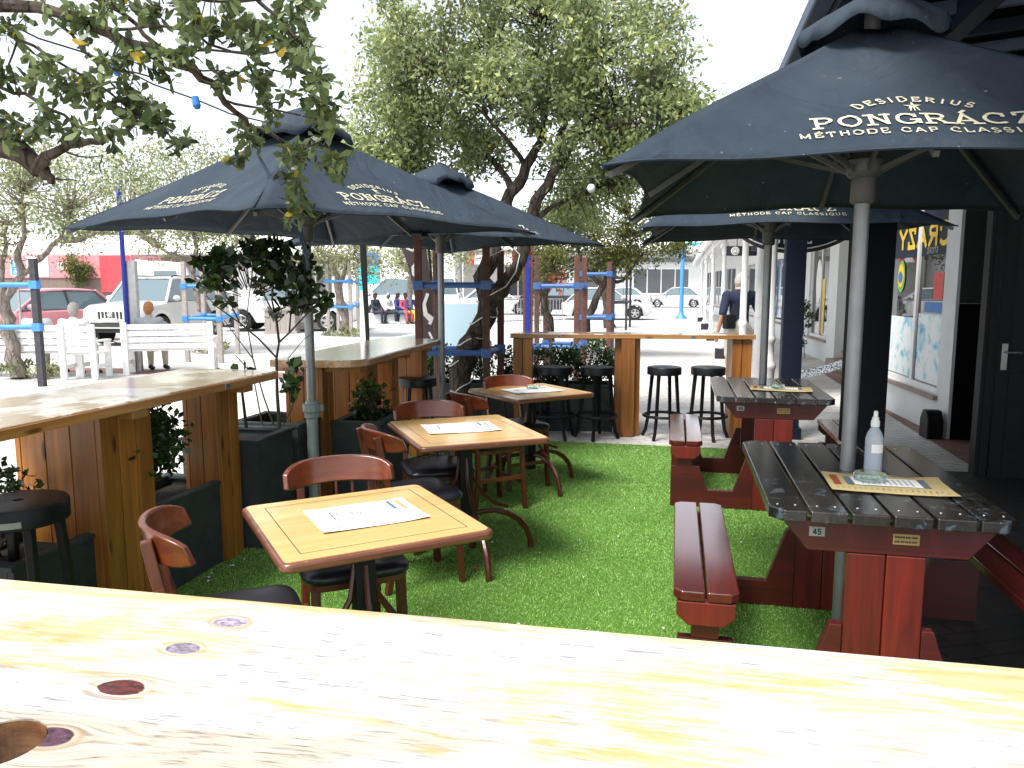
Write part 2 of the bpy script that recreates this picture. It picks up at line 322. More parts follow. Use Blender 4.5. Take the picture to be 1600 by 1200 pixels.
# ---------------------------------------------------------------- lettering: a small slab-serif stroke alphabet
def arc(cx, cy, rx, ry, a0, a1, n=10): return [(cx+rx*math.cos(R(a0+(a1-a0)*i/n)), cy+ry*math.sin(R(a0+(a1-a0)*i/n))) for i in range(n+1)]
GL = {
 'A': (.86, [[(.06, 0), (.43, 1), (.80, 0)], [(.2, .32), (.66, .32)]], [(.06, 0), (.80, 0)]),
 'C': (.80, [arc(.44, .5, .38, .5, 48, 312, 14), [(.72, .72), (.72, .98)]], []),
 'D': (.84, [[(.12, 0), (.12, 1), (.4, 1)]+arc(.4, .5, .38, .5, 90, -90, 12)+[(.12, 0)]], [(.1, 0), (.1, 1)]),
 'E': (.74, [[(.14, 0), (.14, 1)], [(.14, 1), (.66, 1), (.66, .82)], [(.14, .52), (.52, .52)], [(.14, 0), (.68, 0), (.68, .2)]], [(.1, 0), (.1, 1)]),
 'G': (.86, [arc(.44, .5, .38, .5, 48, 350, 14)+[(.82, .02)], [(.56, .44), (.88, .44)], [(.74, .74), (.74, .98)]], []),
 'H': (.90, [[(.16, 0), (.16, 1)], [(.74, 0), (.74, 1)], [(.16, .5), (.74, .5)]], [(.16, 0), (.16, 1), (.74, 0), (.74, 1)]),
 'I': (.40, [[(.2, 0), (.2, 1)]], [(.2, 0), (.2, 1)]),
 'L': (.70, [[(.14, 1), (.14, 0), (.64, 0), (.64, .24)]], [(.14, 1), (.12, 0)]),
 'M': (1.0, [[(.14, 0), (.14, 1), (.5, .25), (.86, 1), (.86, 0)]], [(.14, 0), (.86, 0), (.1, 1), (.9, 1)]),
 'N': (.90, [[(.16, 0), (.16, 1), (.74, 0), (.74, 1)]], [(.16, 0), (.12, 1), (.74, 1)]),
 'O': (.86, [arc(.43, .5, .38, .5, 0, 360, 20)], []),
 'P': (.76, [[(.14, 0), (.14, 1), (.42, 1)]+arc(.42, .74, .27, .26, 90, -90, 8)+[(.14, .48)]], [(.14, 0), (.12, 1)]),
 'Q': (.86, [arc(.43, .5, .38, .5, 0, 360, 20), [(.45, .2), (.8, -.12)]], []),
 'R': (.84, [[(.14, 0), (.14, 1), (.42, 1)]+arc(.42, .75, .27, .25, 90, -90, 8)+[(.14, .5)], [(.42, .5), (.74, 0)]], [(.14, 0), (.12, 1), (.78, 0)]),
 'S': (.66, [arc(.33, .74, .24, .26, 30, 270, 10)+arc(.33, .25, .26, .24, 90, -150, 10)], []),
 'T': (.80, [[(.4, 0), (.4, 1)], [(.08, .78), (.08, 1), (.72, 1), (.72, .78)]], [(.4, 0)]),
 'U': (.86, [[(.15, 1), (.15, .34)]+arc(.43, .32, .28, .32, 180, 360, 8)+[(.71, 1)]], [(.15, 1), (.71, 1)]),
 'Y': (.80, [[(.06, 1), (.4, .5), (.74, 1)], [(.4, .5), (.4, 0)]], [(.4, 0)]),
 'Z': (.76, [[(.12, .78), (.12, 1), (.64, 1), (.1, 0), (.68, 0), (.68, .24)]], []),
 '2': (.66, [arc(.32, .72, .25, .27, 165, -35, 9)+[(.08, 0), (.6, 0)]], []),
 '3': (.66, [arc(.3, .75, .24, .24, 150, -90, 8)+arc(.3, .26, .27, .26, 90, -150, 8)], []),
 '4': (.66, [[(.46, 0), (.46, 1), (.06, .3), (.62, .3)]], []),
 '5': (.66, [[(.56, 1), (.16, 1), (.12, .56)]+arc(.3, .31, .27, .3, 100, -150, 9)], []),
 '6': (.66, [arc(.33, .3, .26, .3, 0, 360, 14), [(.07, .3), (.16, .7), (.5, 1)]], []),
 '7': (.62, [[(.06, 1), (.56, 1), (.22, 0)]], []),
 '8': (.66, [arc(.33, .27, .26, .27, 0, 360, 14), arc(.33, .76, .21, .24, 0, 360, 12)], []),
 ' ': (.45, [], []), '-': (.4, [[(.08, .45), (.32, .45)]], []),
}
LC = [0]
def strokes(mb, poly, w, f):
    for i in range(len(poly)-1):
        (x0, y0), (x1, y1) = poly[i], poly[i+1]; dx, dy = x1-x0, y1-y0; L = math.hypot(dx, dy)
        if L < 1e-6: continue
        dx, dy = dx/L, dy/L; e = w*.35; nx, ny = -dy*w/2, dx*w/2
        q = [(x0-dx*e+nx, y0-dy*e+ny), (x1+dx*e+nx, y1+dy*e+ny), (x1+dx*e-nx, y1+dy*e-ny), (x0-dx*e-nx, y0-dy*e-ny)]
        LC[0] = (LC[0]+1) % 9; lf = LC[0]*.0003
        mb.add([f(p[0], p[1], lf) for p in q[::-1]], [(0, 1, 2, 3)])
def text(mb, s, cx, cy, h, f, wt=.17, wx=1.0, gap=.12, serif=True, arcr=None, rise=0):
    """lay text centred at cx on baseline cy, f maps 2-D to 3-D. arcr: radius of an arc the letters stand on; rise: parabolic sag"""
    base = {'Á': 'A', 'É': 'E'}
    tot = sum((GL[base.get(ch, ch)][0]+gap)*h*wx for ch in s)-gap*h*wx; x = -tot/2
    for ch in s:
        k = base.get(ch, ch); w, st, sf = GL[k]; mid = x+w*h*wx/2
        if arcr:
            a = mid/arcr; ox, oy = cx+arcr*math.sin(a), cy-arcr*(1-math.cos(a)); ca, sa = math.cos(-a), math.sin(-a)
        else: ox, oy, ca, sa = cx+mid, cy+rise*(mid/(tot/2))**2, 1, 0
        def g(px_, py_, ox=ox, oy=oy, ca=ca, sa=sa, w=w):
            lx, ly = (px_-w/2)*h*wx, py_*h; return ox+lx*ca-ly*sa, oy+lx*sa+ly*ca
        pl = [list(p) for p in st]
        if serif: pl += [[(px_-.16, py_), (px_+.16, py_)] for px_, py_ in sf]
        if ch in 'ÁÉ': pl.append([(w/2-.04, 1.14), (w/2+.14, 1.36)])
        for p in pl: strokes(mb, [g(*q) for q in p], wt*h, f)
        x += (w+gap)*h*wx
    return tot

# ================================================================ SETTING
FR = R(-12.5)                                   # the terrace's own axes: x across, y away
ux, uy = Vector((math.cos(FR), math.sin(FR), 0)), Vector((-math.sin(FR), math.cos(FR), 0))
def fr(a, b, z=0): return ux*a + uy*b + Vector((0, 0, z))
M['paving'] = brickmat('pale_paving', (.66, .64, .61), (.56, .54, .52), (.30, .29, .28), .22, .11, .75, .4, FR, .012, .22)
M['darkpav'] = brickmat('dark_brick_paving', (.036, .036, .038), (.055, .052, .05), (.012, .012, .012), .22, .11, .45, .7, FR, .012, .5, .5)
M['redpav'] = brickmat('red_brick_band', (.24, .12, .10), (.30, .17, .14), (.12, .10, .09), .22, .11, .7, .4, FR)
M['asphalt'] = paint('pale_parking_surface', (.42, .42, .42), .9, var=.12, scale=1.2, bs=.4)
g = MB(); g.add([(-600, -60, 0), (600, -60, 0), (600, 900, 0), (-600, 900, 0)], [(0, 1, 2, 3)])
tag(g.build('ground', 'paving'), kind='structure')
g = MB(); p = [fr(-90, 27, .004), fr(12, 27, .004), fr(40, 33, .004), fr(40, 95, .004), fr(-90, 95, .004)]
g.add([fr(-60, 21, .004), fr(-8.2, 21, .004), fr(-8.2, 32, .004), fr(60, 33, .004), fr(60, 78, .004), fr(-60, 78, .004)], [(0, 1, 2, 3, 4, 5)])
tag(g.build('parking_road', 'asphalt'), kind='structure')
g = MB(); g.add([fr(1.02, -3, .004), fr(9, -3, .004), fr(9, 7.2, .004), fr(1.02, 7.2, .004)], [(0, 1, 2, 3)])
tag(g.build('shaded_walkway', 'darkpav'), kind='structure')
g = MB(); g.add([fr(2.55, 7.2, .006), fr(3.1, 7.2, .006), fr(3.1, 16, .006), fr(2.55, 16, .006)], [(0, 1, 2, 3)]); 
g.add([fr(-12, 12.2, .006), fr(-5.4, 12.2, .006), fr(-5.4, 12.9, .006), fr(-12, 12.9, .006)], [(0, 1, 2, 3)])
g.add([fr(-7.6, 16.2, .006), fr(-4.8, 16.2, .006), fr(-4.8, 17.2, .006), fr(-7.6, 17.2, .006)], [(0, 1, 2, 3)])
tag(g.build('red_brick_path', 'redpav'), kind='structure')
# kerb of the parking area
g = MB(); g.bar(fr(-60, 20.9, .06), fr(-8.2, 20.9, .06), .16, .12); g.bar(fr(-8.1, 32.9, .06), fr(14, 32.9, .06), .16, .12); g.bar(fr(-8.12, 20.98, .06), fr(-8.12, 32.82, .06), .14, .12)
tag(g.build('kerb', 'plaster'), kind='structure')
# artificial turf
m, n, l, b = newmat('turf_backing'); inp(b, .9, 0, .2); tc = n.new('ShaderNodeTexCoord')
t = noise(n, l, tc.outputs['Object'], 300, 3); r = ramp(n, [(.3, (.05, .12, .015)), (.7, (.10, .22, .03))]); l.new(t.outputs[0], r.inputs[0]); l.new(r.outputs[0], b.inputs['Base Color']); M['turf'] = m
TX0, TX1, TY0, TY1 = -2.72, .98, .3, 7.72
g = MB(); g.add([fr(TX0, TY0, .008), fr(TX1, TY0, .008), fr(TX1, TY1, .008), fr(TX0, TY1, .008)], [(0, 1, 2, 3)])
# the back edge follows the far bar
turf = g.build('turf_base', 'turf'); tag(turf, kind='structure')
def turf_blades():
    rng = np.random.default_rng(5); N = 420000
    a = rng.uniform(TX0, TX1, N); bb = TY0 + (TY1-TY0)*rng.uniform(0, 1, N)**1.0
    x = a*ux.x+bb*uy.x; y = a*ux.y+bb*uy.y
    keep = (y > 1.9) & (np.abs(x/np.maximum(y, .1)) < .8); x, y = x[keep], y[keep]; n_ = len(x)
    th = rng.uniform(0, 2*np.pi, n_); h = rng.uniform(.006, .012, n_); ln = rng.normal(0, .006, (n_, 2)); w = .0012+.00035*y
    z0 = np.full(n_, .007)
    P = np.stack([np.stack([x-np.cos(th)*w, y-np.sin(th)*w, z0], 1), np.stack([x+np.cos(th)*w, y+np.sin(th)*w, z0], 1),
                  np.stack([x+ln[:, 0], y+ln[:, 1], z0+h], 1)], 1).reshape(-1, 3)
    me = bpy.data.meshes.new('turf_blades'); me.vertices.add(n_*3); me.vertices.foreach_set('co', P.ravel())
    me.loops.add(n_*3); me.loops.foreach_set('vertex_index', np.arange(n_*3, dtype=np.int32))
    me.polygons.add(n_); me.polygons.foreach_set('loop_start', np.arange(0, n_*3, 3, dtype=np.int32)); me.update(calc_edges=True)
    m, n, l, b = newmat('turf_blade'); inp(b, .55, 0, .35); geo = n.new('ShaderNodeNewGeometry'); tc = n.new('ShaderNodeTexCoord')
    r = ramp(n, [(0, (.15, .29, .06)), (.6, (.22, .41, .095)), (.93, (.28, .48, .16)), (1, (.42, .50, .28))]); l.new(geo.outputs['Random Per Island'], r.inputs[0])
    t = noise(n, l, tc.outputs['Object'], 2.5, 4); r2 = ramp(n, [(.3, (.78, .80, .7)), (.7, (1.15, 1.1, 1.1))]); l.new(t.outputs[0], r2.inputs[0])
    mx = n.new('ShaderNodeMixRGB'); mx.blend_type = 'MULTIPLY'; mx.inputs[0].default_value = 1; l.new(r.outputs[0], mx.inputs[1]); l.new(r2.outputs[0], mx.inputs[2]); l.new(mx.outputs[0], b.inputs['Base Color'])
    me.materials.append(m); o = bpy.data.objects.new('turf_blades', me); sc.collection.objects.link(o)
    tag(o, 'bright green artificial turf pile covering the terrace floor', 'artificial turf', kind='stuff')
turf_blades()
# fallen petals / litter scraps
def litter():
    g = MB(); rnd = random.Random(3)
    for i in range(46):
        a, bb = rnd.uniform(TX0+.1, TX1), rnd.uniform(2.4, 7.4); p = fr(a, bb, .03); s_ = rnd.uniform(.006, .014); an = rnd.uniform(0, 3)
        g.add([p+Vector((math.cos(an)*s_, math.sin(an)*s_, 0)), p+Vector((-math.sin(an)*s_*.5, math.cos(an)*s_*.5, .004)), p-Vector((math.cos(an)*s_, math.sin(an)*s_, 0)), p+Vector((math.sin(an)*s_*.5, -math.cos(an)*s_*.5, .003))], [(0, 1, 2, 3)])
    for i in range(26):
        p = Vector((-1.98, 2.9, .02)).lerp(Vector((-1.64, 4.35, .02)), rnd.random())+Vector((rnd.uniform(.03, .1), 0, 0)); s_ = rnd.uniform(.008, .02); an = rnd.uniform(0, 3)
        g.add([p+Vector((math.cos(an)*s_, math.sin(an)*s_, 0)), p+Vector((-math.sin(an)*s_*.5, math.cos(an)*s_*.5, .006)), p-Vector((math.cos(an)*s_, math.sin(an)*s_, 0)), p+Vector((math.sin(an)*s_*.5, -math.cos(an)*s_*.5, .005))], [(0, 1, 2, 3)])
    tag(g.build('litter_scraps', 'paper'), 'tiny pale dry petals and scraps scattered over the turf', 'litter', kind='stuff')
litter()
g = MB(); g.ell(gz(743, 887, .03), (.014, .012, .008), 8, 5)
M['redbit'] = paint('red_petal', (.5, .05, .02)); tag(g.build('bottle_cap', 'redbit'), 'small red scrap lying on the turf beside the middle table foot', 'scrap')

# ================================================================ BAR COUNTERS
def pillar(g, x, y, w, d, h, nb, z0=0, proud=.0):
    nb = max(1, round(w/.1))
    """hollow post of vertical boards: nb boards on the long faces"""
    bw = w/nb; th = .028
    for i in range(nb):
        for s_ in (-1, 1):
            g.box((x-w/2+bw*(i+.5), y+s_*(d/2-th/2), z0+h/2), (bw-.006, th, h))
    k = max(1, round((d-2*th)/.12)); dw = (d-2*th)/k
    for i in range(k):
        for s_ in (-1, 1):
            g.box((x+s_*(w/2-th/2-.004), y-d/2+th+dw*(i+.5), z0+h/2), (th, dw-.005, h))
def plate(parent, txt, loc, rz, w=.05, h=.032, name='number_plate'):
    """loc: centre on a face whose outward normal is local -Y after rz"""
    e = MB(); e.box((0, 0, 0), (w, .003, h)); p = e.build(name, 'plate', parent, .0005); p.location = loc; p.rotation_euler = (0, 0, rz)
    t = MB(); text(t, txt, 0, -h*.27, h*.55, lambda x, y, lf: (x, -.0022-lf, y), .2, 1, .16, False)
    for sx in (-1, 1): t.lathe([(.0016, 0), (.0016, .001)], 8, (0, 0, 0)) if False else None
    t.build('numerals', 'ink', p); return p
BH, BT = 1.10, .05
def bar_counter(label, loc, rz, L, D, pil, plates, corner=None, hole=None, topmat='bartop', group='pine bar counters around the terrace'):
    """local x along the front edge (facing -y), y depth, top at BH"""
    t = empty('bar_counter', (loc[0], loc[1], 0), rz, label, 'bar counter', group)
    pts = [(0, 0), (L, 0), (L, D), (0, D)]
    if corner is not None:
        r_ = corner; pts = [(r_*(1-math.cos(R(a))), r_*(1-math.sin(R(a)))) for a in range(0, 91, 10)] + [(L, 0), (L, D), (0, D)]
    g = MB()
    if hole is None: g.prism(pts, BH-BT, BH)
    else:
        hx, hy, hr = hole; n = 32; hp = [(hx+hr*math.cos(2*math.pi*k/n), hy+hr*math.sin(2*math.pi*k/n)) for k in range(n)]
        s_ = hr*2.2; sq = []
        for k in range(n):
            a = 2*math.pi*k/n; c_, q = math.cos(a), math.sin(a); mm = max(abs(c_), abs(q)); sq.append((hx+s_*c_/mm, hy+s_*q/mm))
        for z, fl in ((BH, False), (BH-BT, True)):
            o = len(g.v); g.v += [(x, y, z) for x, y in hp]+[(x, y, z) for x, y in sq]
            for k in range(n):
                f = (o+k, o+n+k, o+n+(k+1) % n, o+(k+1) % n); g.f.append(f[::-1] if fl else f)
            x0, x1, y0, y1 = hx-s_, hx+s_, hy-s_, hy+s_
            for q in ([(0, 0), (x0, 0), (x0, D), (0, D)], [(x1, 0), (L, 0), (L, D), (x1, D)], [(x0, 0), (x1, 0), (x1, y0), (x0, y0)], [(x0, y1), (x1, y1), (x1, D), (x0, D)]):
                q3 = [(x, y, z) for x, y in q]; g.add(q3[::-1] if fl else q3, [(0, 1, 2, 3)])
        o = len(g.v); g.v += [(x, y, BH) for x, y in hp]+[(x, y, BH-BT) for x, y in hp]
        for k in range(n): g.f.append((o+k, o+(k+1) % n, o+n+(k+1) % n, o+n+k))
        for a, b_ in (((0, 0), (L, 0)), ((L, 0), (L, D)), ((L, D), (0, D)), ((0, D), (0, 0))):
            g.add([(a[0], a[1], BH-BT), (b_[0], b_[1], BH-BT), (b_[0], b_[1], BH), (a[0], a[1], BH)], [(0, 1, 2, 3)])
    if hole is not None:
        c_ = MB(); n = 40; rr_ = hole[2]-.0015; c_.v += [(hole[0]+rr_*math.cos(2*math.pi*k/n), hole[1]+rr_*math.sin(2*math.pi*k/n), z) for z in (BH-.0015, BH-BT-.002) for k in range(n)]
        c_.f += [(k, (k+1) % n, (k+1) % n+n, k+n) for k in range(n)]; c_.build('hole_lining', 'holewood', t)
    o = g.build('counter_top', topmat, t, .006 if hole is None else 0)
    if hole is None:
        # front edge strip of yellower pine, a hair proud of the top's edge
        e = MB(); x0 = corner or 0; e.box(((L+x0)/2, -.002, BH-BT/2-.003), (L-x0-.01, .008, BT-.010)); e.build('edge_board', 'pine_x', t, .002)
    for i, (x, y, w, d, nb) in enumerate(pil):
        g = MB(); pillar(g, x, y, w, d, BH-BT-.006, nb); g.build('pillar', 'pine', t, .003)
        g = MB(); g.box((x, D/2+.06, BH-BT-.03), (.10, D-.02, .045)); g.build('support_board', 'pine_x', t, .003)
    for txt, x in plates: plate(t, txt, (x, -.0085, BH-BT/2-.002), 0)
    return t
# --- near counter, at the camera
knots = [gz(190, 1074, BH), gz(285, 1013, BH), gz(360, 972, BH), gz(78, 1151, BH)]
FA = math.atan2(.956-1.268, .674+.880)
f0 = Vector((-1.75, 1.268+(.87)*math.tan(-FA), 0)); fx = Vector((math.cos(FA), math.sin(FA), 0)); fy = Vector((-fx.y, fx.x, 0))
def nearmat():
    m, n, l, b = newmat('bleached_pine'); inp(b, .3, 0, .4, .25); tc = n.new('ShaderNodeTexCoord'); src = tc.outputs['Object']
    # knots bend the grain around them
    warp = None; masks = []; rings = []
    for i, kp in enumerate(knots):
        d = kp-NO; lx, ly = d.dot(fx), d.dot(fy); s_ = (1.0, .8, .75, .85)[i]
        mp = n.new('ShaderNodeMapping'); mp.inputs['Location'].default_value = (-lx/.030/s_, -ly/.019/s_, 0); mp.inputs['Scale'].default_value = (1/.030/s_, 1/.019/s_, 0)
        l.new(src, mp.inputs[0]); ln = n.new('ShaderNodeVectorMath'); ln.operation = 'LENGTH'; l.new(mp.outputs[0], ln.inputs[0])
        q = n.new('ShaderNodeMath'); q.operation = 'MULTIPLY'; q.inputs[1].default_value = -.42; l.new(ln.outputs['Value'], q.inputs[0])
        ex = n.new('ShaderNodeMath'); ex.operation = 'EXPONENT'; l.new(q.outputs[0], ex.inputs[0])
        sc_ = n.new('ShaderNodeVectorMath'); sc_.operation = 'SCALE'; l.new(mp.outputs[0], sc_.inputs[0]); l.new(ex.outputs[0], sc_.inputs['Scale'])
        if warp is None: warp = sc_.outputs[0]
        else:
            a = n.new('ShaderNodeVectorMath'); a.operation = 'ADD'; l.new(warp, a.inputs[0]); l.new(sc_.outputs[0], a.inputs[1]); warp = a.outputs[0]
        masks.append(ln.outputs['Value'])
    ws = n.new('ShaderNodeVectorMath'); ws.operation = 'SCALE'; ws.inputs['Scale'].default_value = -.035; l.new(warp, ws.inputs[0])
    ad = n.new('ShaderNodeVectorMath'); ad.operation = 'ADD'; l.new(src, ad.inputs[0]); l.new(ws.outputs[0], ad.inputs[1])
    v = mapping(n, l, ad.outputs[0], (3.0, 30, 30)); t = noise(n, l, v, 1, 5, .55, 1.5)
    vb = mapping(n, l, ad.outputs[0], (1.6, 5.5, 5.5)); tb = noise(n, l, vb, 1.0, 5, .6, 1.2)
    vf = mapping(n, l, ad.outputs[0], (14, 190, 190)); tf = noise(n, l, vf, 1, 4, .6, .5)
    r = ramp(n, [(.3, (.46, .32, .12)), (.5, (.55, .44, .24)), (.75, (.61, .54, .38))]); l.new(t.outputs[0], r.inputs[0])
    # bleached, weathered streaks: grain-shaped
    mixn = n.new('ShaderNodeMath'); mixn.operation = 'MULTIPLY_ADD'; mixn.inputs[1].default_value = .45; l.new(tf.outputs[0], mixn.inputs[0]); l.new(tb.outputs[0], mixn.inputs[2])
    rb = ramp(n, [(.66, (0, 0, 0)), (.74, (1, 1, 1))]); l.new(mixn.outputs[0], rb.inputs[0])
    rw = ramp(n, [(.32, (.17, .165, .19)), (.45, (.47, .465, .475)), (.62, (.62, .615, .61))]); l.new(tf.outputs[0], rw.inputs[0])
    mx = n.new('ShaderNodeMixRGB'); l.new(rb.outputs[0], mx.inputs[0]); l.new(r.outputs[0], mx.inputs[1]); l.new(rw.outputs[0], mx.inputs[2]); out = mx.outputs[0]
    vl = mapping(n, l, ad.outputs[0], (.9, 9, 9), loc=(3, 1, 0)); tl = noise(n, l, vl, 1, 2, .5, 1.0)
    rl = ramp(n, [(.36, (.72, .50, .20)), (.50, (1, 1, 1))]); l.new(tl.outputs[0], rl.inputs[0])
    ml = n.new('ShaderNodeMixRGB'); ml.blend_type = 'MULTIPLY'; ml.inputs[0].default_value = .5; l.new(out, ml.inputs[1]); l.new(rl.outputs[0], ml.inputs[2]); out = ml.outputs[0]
    cols = [(.060, .010, .009), (.15, .12, .16), (.22, .18, .24), (.055, .022, .036)]
    tk = noise(n, l, mapping(n, l, src, (90, 160, 90)), 1, 4, .6)
    for i, mk in enumerate(masks):
        qd = n.new('ShaderNodeMath'); qd.operation = 'MULTIPLY_ADD'; qd.inputs[1].default_value = .30; l.new(mk, qd.inputs[0]); qe = n.new('ShaderNodeMath'); qe.operation = 'MULTIPLY'; qe.inputs[1].default_value = .22; l.new(tf.outputs[0], qe.inputs[0]); l.new(qe.outputs[0], qd.inputs[2])
        rg = ramp(n, [(.38, (.50, .36, .24)), (.46, (.95, .92, .85)), (.53, (.74, .62, .42)), (.62, (1, 1, 1))]); l.new(qd.outputs[0], rg.inputs[0])
        mg = n.new('ShaderNodeMixRGB'); mg.blend_type = 'MULTIPLY'; mg.inputs[0].default_value = .8; l.new(out, mg.inputs[1]); l.new(rg.outputs[0], mg.inputs[2]); out = mg.outputs[0]
        rr = ramp(n, [(0, (1, 1, 1)), (.36, (1, 1, 1)), (.385, (0, 0, 0))]); sm = n.new('ShaderNodeMath'); sm.operation = 'MULTIPLY_ADD'; sm.inputs[1].default_value = .30
        l.new(tf.outputs[0], sm.inputs[0]); q = n.new('ShaderNodeMath'); q.operation = 'MULTIPLY'; q.inputs[1].default_value = .36; l.new(mk, q.inputs[0]); s2 = n.new('ShaderNodeMath'); s2.operation = 'SUBTRACT'; s2.inputs[1].default_value = .15; l.new(q.outputs[0], s2.inputs[0]); l.new(s2.outputs[0], sm.inputs[2])
        l.new(sm.outputs[0], rr.inputs[0])
        c1 = ramp(n, [(.38, dark(cols[i], .55)), (.62, tuple(x*2.0 for x in cols[i]))]); l.new(tk.outputs[0], c1.inputs[0])
        m2 = n.new('ShaderNodeMixRGB'); l.new(rr.outputs[0], m2.inputs[0]); l.new(out, m2.inputs[1]); l.new(c1.outputs[0], m2.inputs[2]); out = m2.outputs[0]
    l.new(out, b.inputs['Base Color']); bump(n, l, tf.outputs[0], b, .25, .002); return m
D0 = .68; NO = f0 - fy*D0          # origin of the near counter: its near-left corner
M['near'] = nearmat()
hc = gz(55, 1168, BH) - NO
bar_counter('bleached knotty pine counter top in the foreground with a round hole at its left', NO, FA, 3.6, D0, [(.25, .3, .3, .35, 3), (3.3, .3, .3, .35, 3)], [],
            hole=(hc.dot(fx)-.047, hc.dot(fy), .047), topmat='near')
# --- left counter (numbers 22 and 23): its inner edge faces the terrace
# local x runs towards the camera->away reversed so that -y faces +ux
a0 = Vector((-1.363, 4.141+.03, 0)); dirb = uy
def side_bar(label, p_far, angdeg, L, D, pil, plates, corner=None, mirror=False):
    # front edge runs from p_far... local x axis = away from the camera, front (-y) faces the terrace
    an = R(90+angdeg)
    d = Vector((math.cos(an), math.sin(an), 0)); o = p_far - d*L
    return bar_counter(label, o, an, L, D, pil, plates, corner)
lb = side_bar('long varnished pine bar counter numbered 22 and 23 along the left planters', Vector((-1.40, 4.56, 0)), -12.5, 3.25, .62,
    [(.5, .39, .34, .46, 3), (2.14, .38, .34, .46, 3), (3.04, .32, .19, .24, 2)], [('22', 1.25), ('23', 2.72)])
b2 = side_bar('round cornered pine bar counter behind the grey planters, between the two left parasol poles', Vector((-.66, 7.35, 0)), -9.5, 2.25, .64,
    [(.26, .47, .20, .28, 3), (.86, .36, .24, .30, 3), (1.36, .30, .18, .22, 2), (2.06, .28, .20, .30, 3)], [('24', 1.15), ('25', 2.0)], corner=.2)
fb = bar_counter('straight pine bar counter at the far end of the turf with four black stools', Vector((-.02, 8.18, 0)), R(-5), 2.56, .36,
    [(.13, .18, .21, .30, 2), (1.25, .16, .145, .34, 1), (1.25, .19, .27, .24, 3), (2.43, .18, .21, .30, 2)], [('26', .52), ('27', 1.92)])

# ================================================================ BAR STOOLS
def make_stool():
    t = empty('bar_stool'); H = .757
    g = MB(); g.lathe([(.165, H-.085), (.178, H-.08), (.178, H-.012), (.172, H-.003), (.155, H), (.02, H), (.018, H-.01)], 32); g.build('seat', 'stool', t, smooth=True)
    for k in range(4):
        a = R(45+90*k); c, s_ = math.cos(a), math.sin(a); g = MB()
        pr = [(.135, H-.08), (.150, .5), (.170, .24), (.200, .07), (.235, 0)]
        g.tube([(r_*c, r_*s_, z) for r_, z in pr], [.024, .022, .021, .020, .021], 4); g.build('leg', 'stool', t, .003)
    g = MB(); n = 28; pts = []
    for k in range(n+1):
        a = 2*math.pi*k/n; pts.append((.205*math.cos(a), .205*math.sin(a), .24))
    g.tube(pts, .016, 8, False); g.build('footrest_ring', 'stool', t, smooth=True)
    return t
st = make_stool()
ss = [((1.60, 8.02), 10, 'black round bar stool under the far counter, first one right of its middle pillar'),
      ((2.055, 8.00), 50, 'black round bar stool nearest the right end pillar of the far counter'),
      ((.895, 8.02), 30, 'black round bar stool in front of the hedge, just left of the middle pillar'),
      ((.455, 8.04), 70, 'black round bar stool before the hedge, nearest the left end of the far counter'),
      ((-.88, 7.08), 20, 'black bar stool tucked beside the round cornered counter behind the middle table'),
      ((-1.95, 2.95), 0, 'black bar stool in deep shade under the left counter, with a white sticker')]
for i, ((x, y), rz, lab) in enumerate(ss):
    o = st if i == 0 else copy_tree(st); o.location = (x, y, .006); o.rotation_euler.z = R(rz); tag(o, lab, 'bar stool', 'black bar stools at the counters')
    if i == 5:
        g = MB(); q = []
        for k in range(6):
            a = R(-78+4.5*k); q.append((.1795*math.cos(a), .1795*math.sin(a)))
        for k in range(5): g.add([(*q[k], .688), (*q[k+1], .688), (*q[k+1], .712), (*q[k], .712)], [(0, 1, 2, 3)])
        g.build('sticker', 'plate', o)

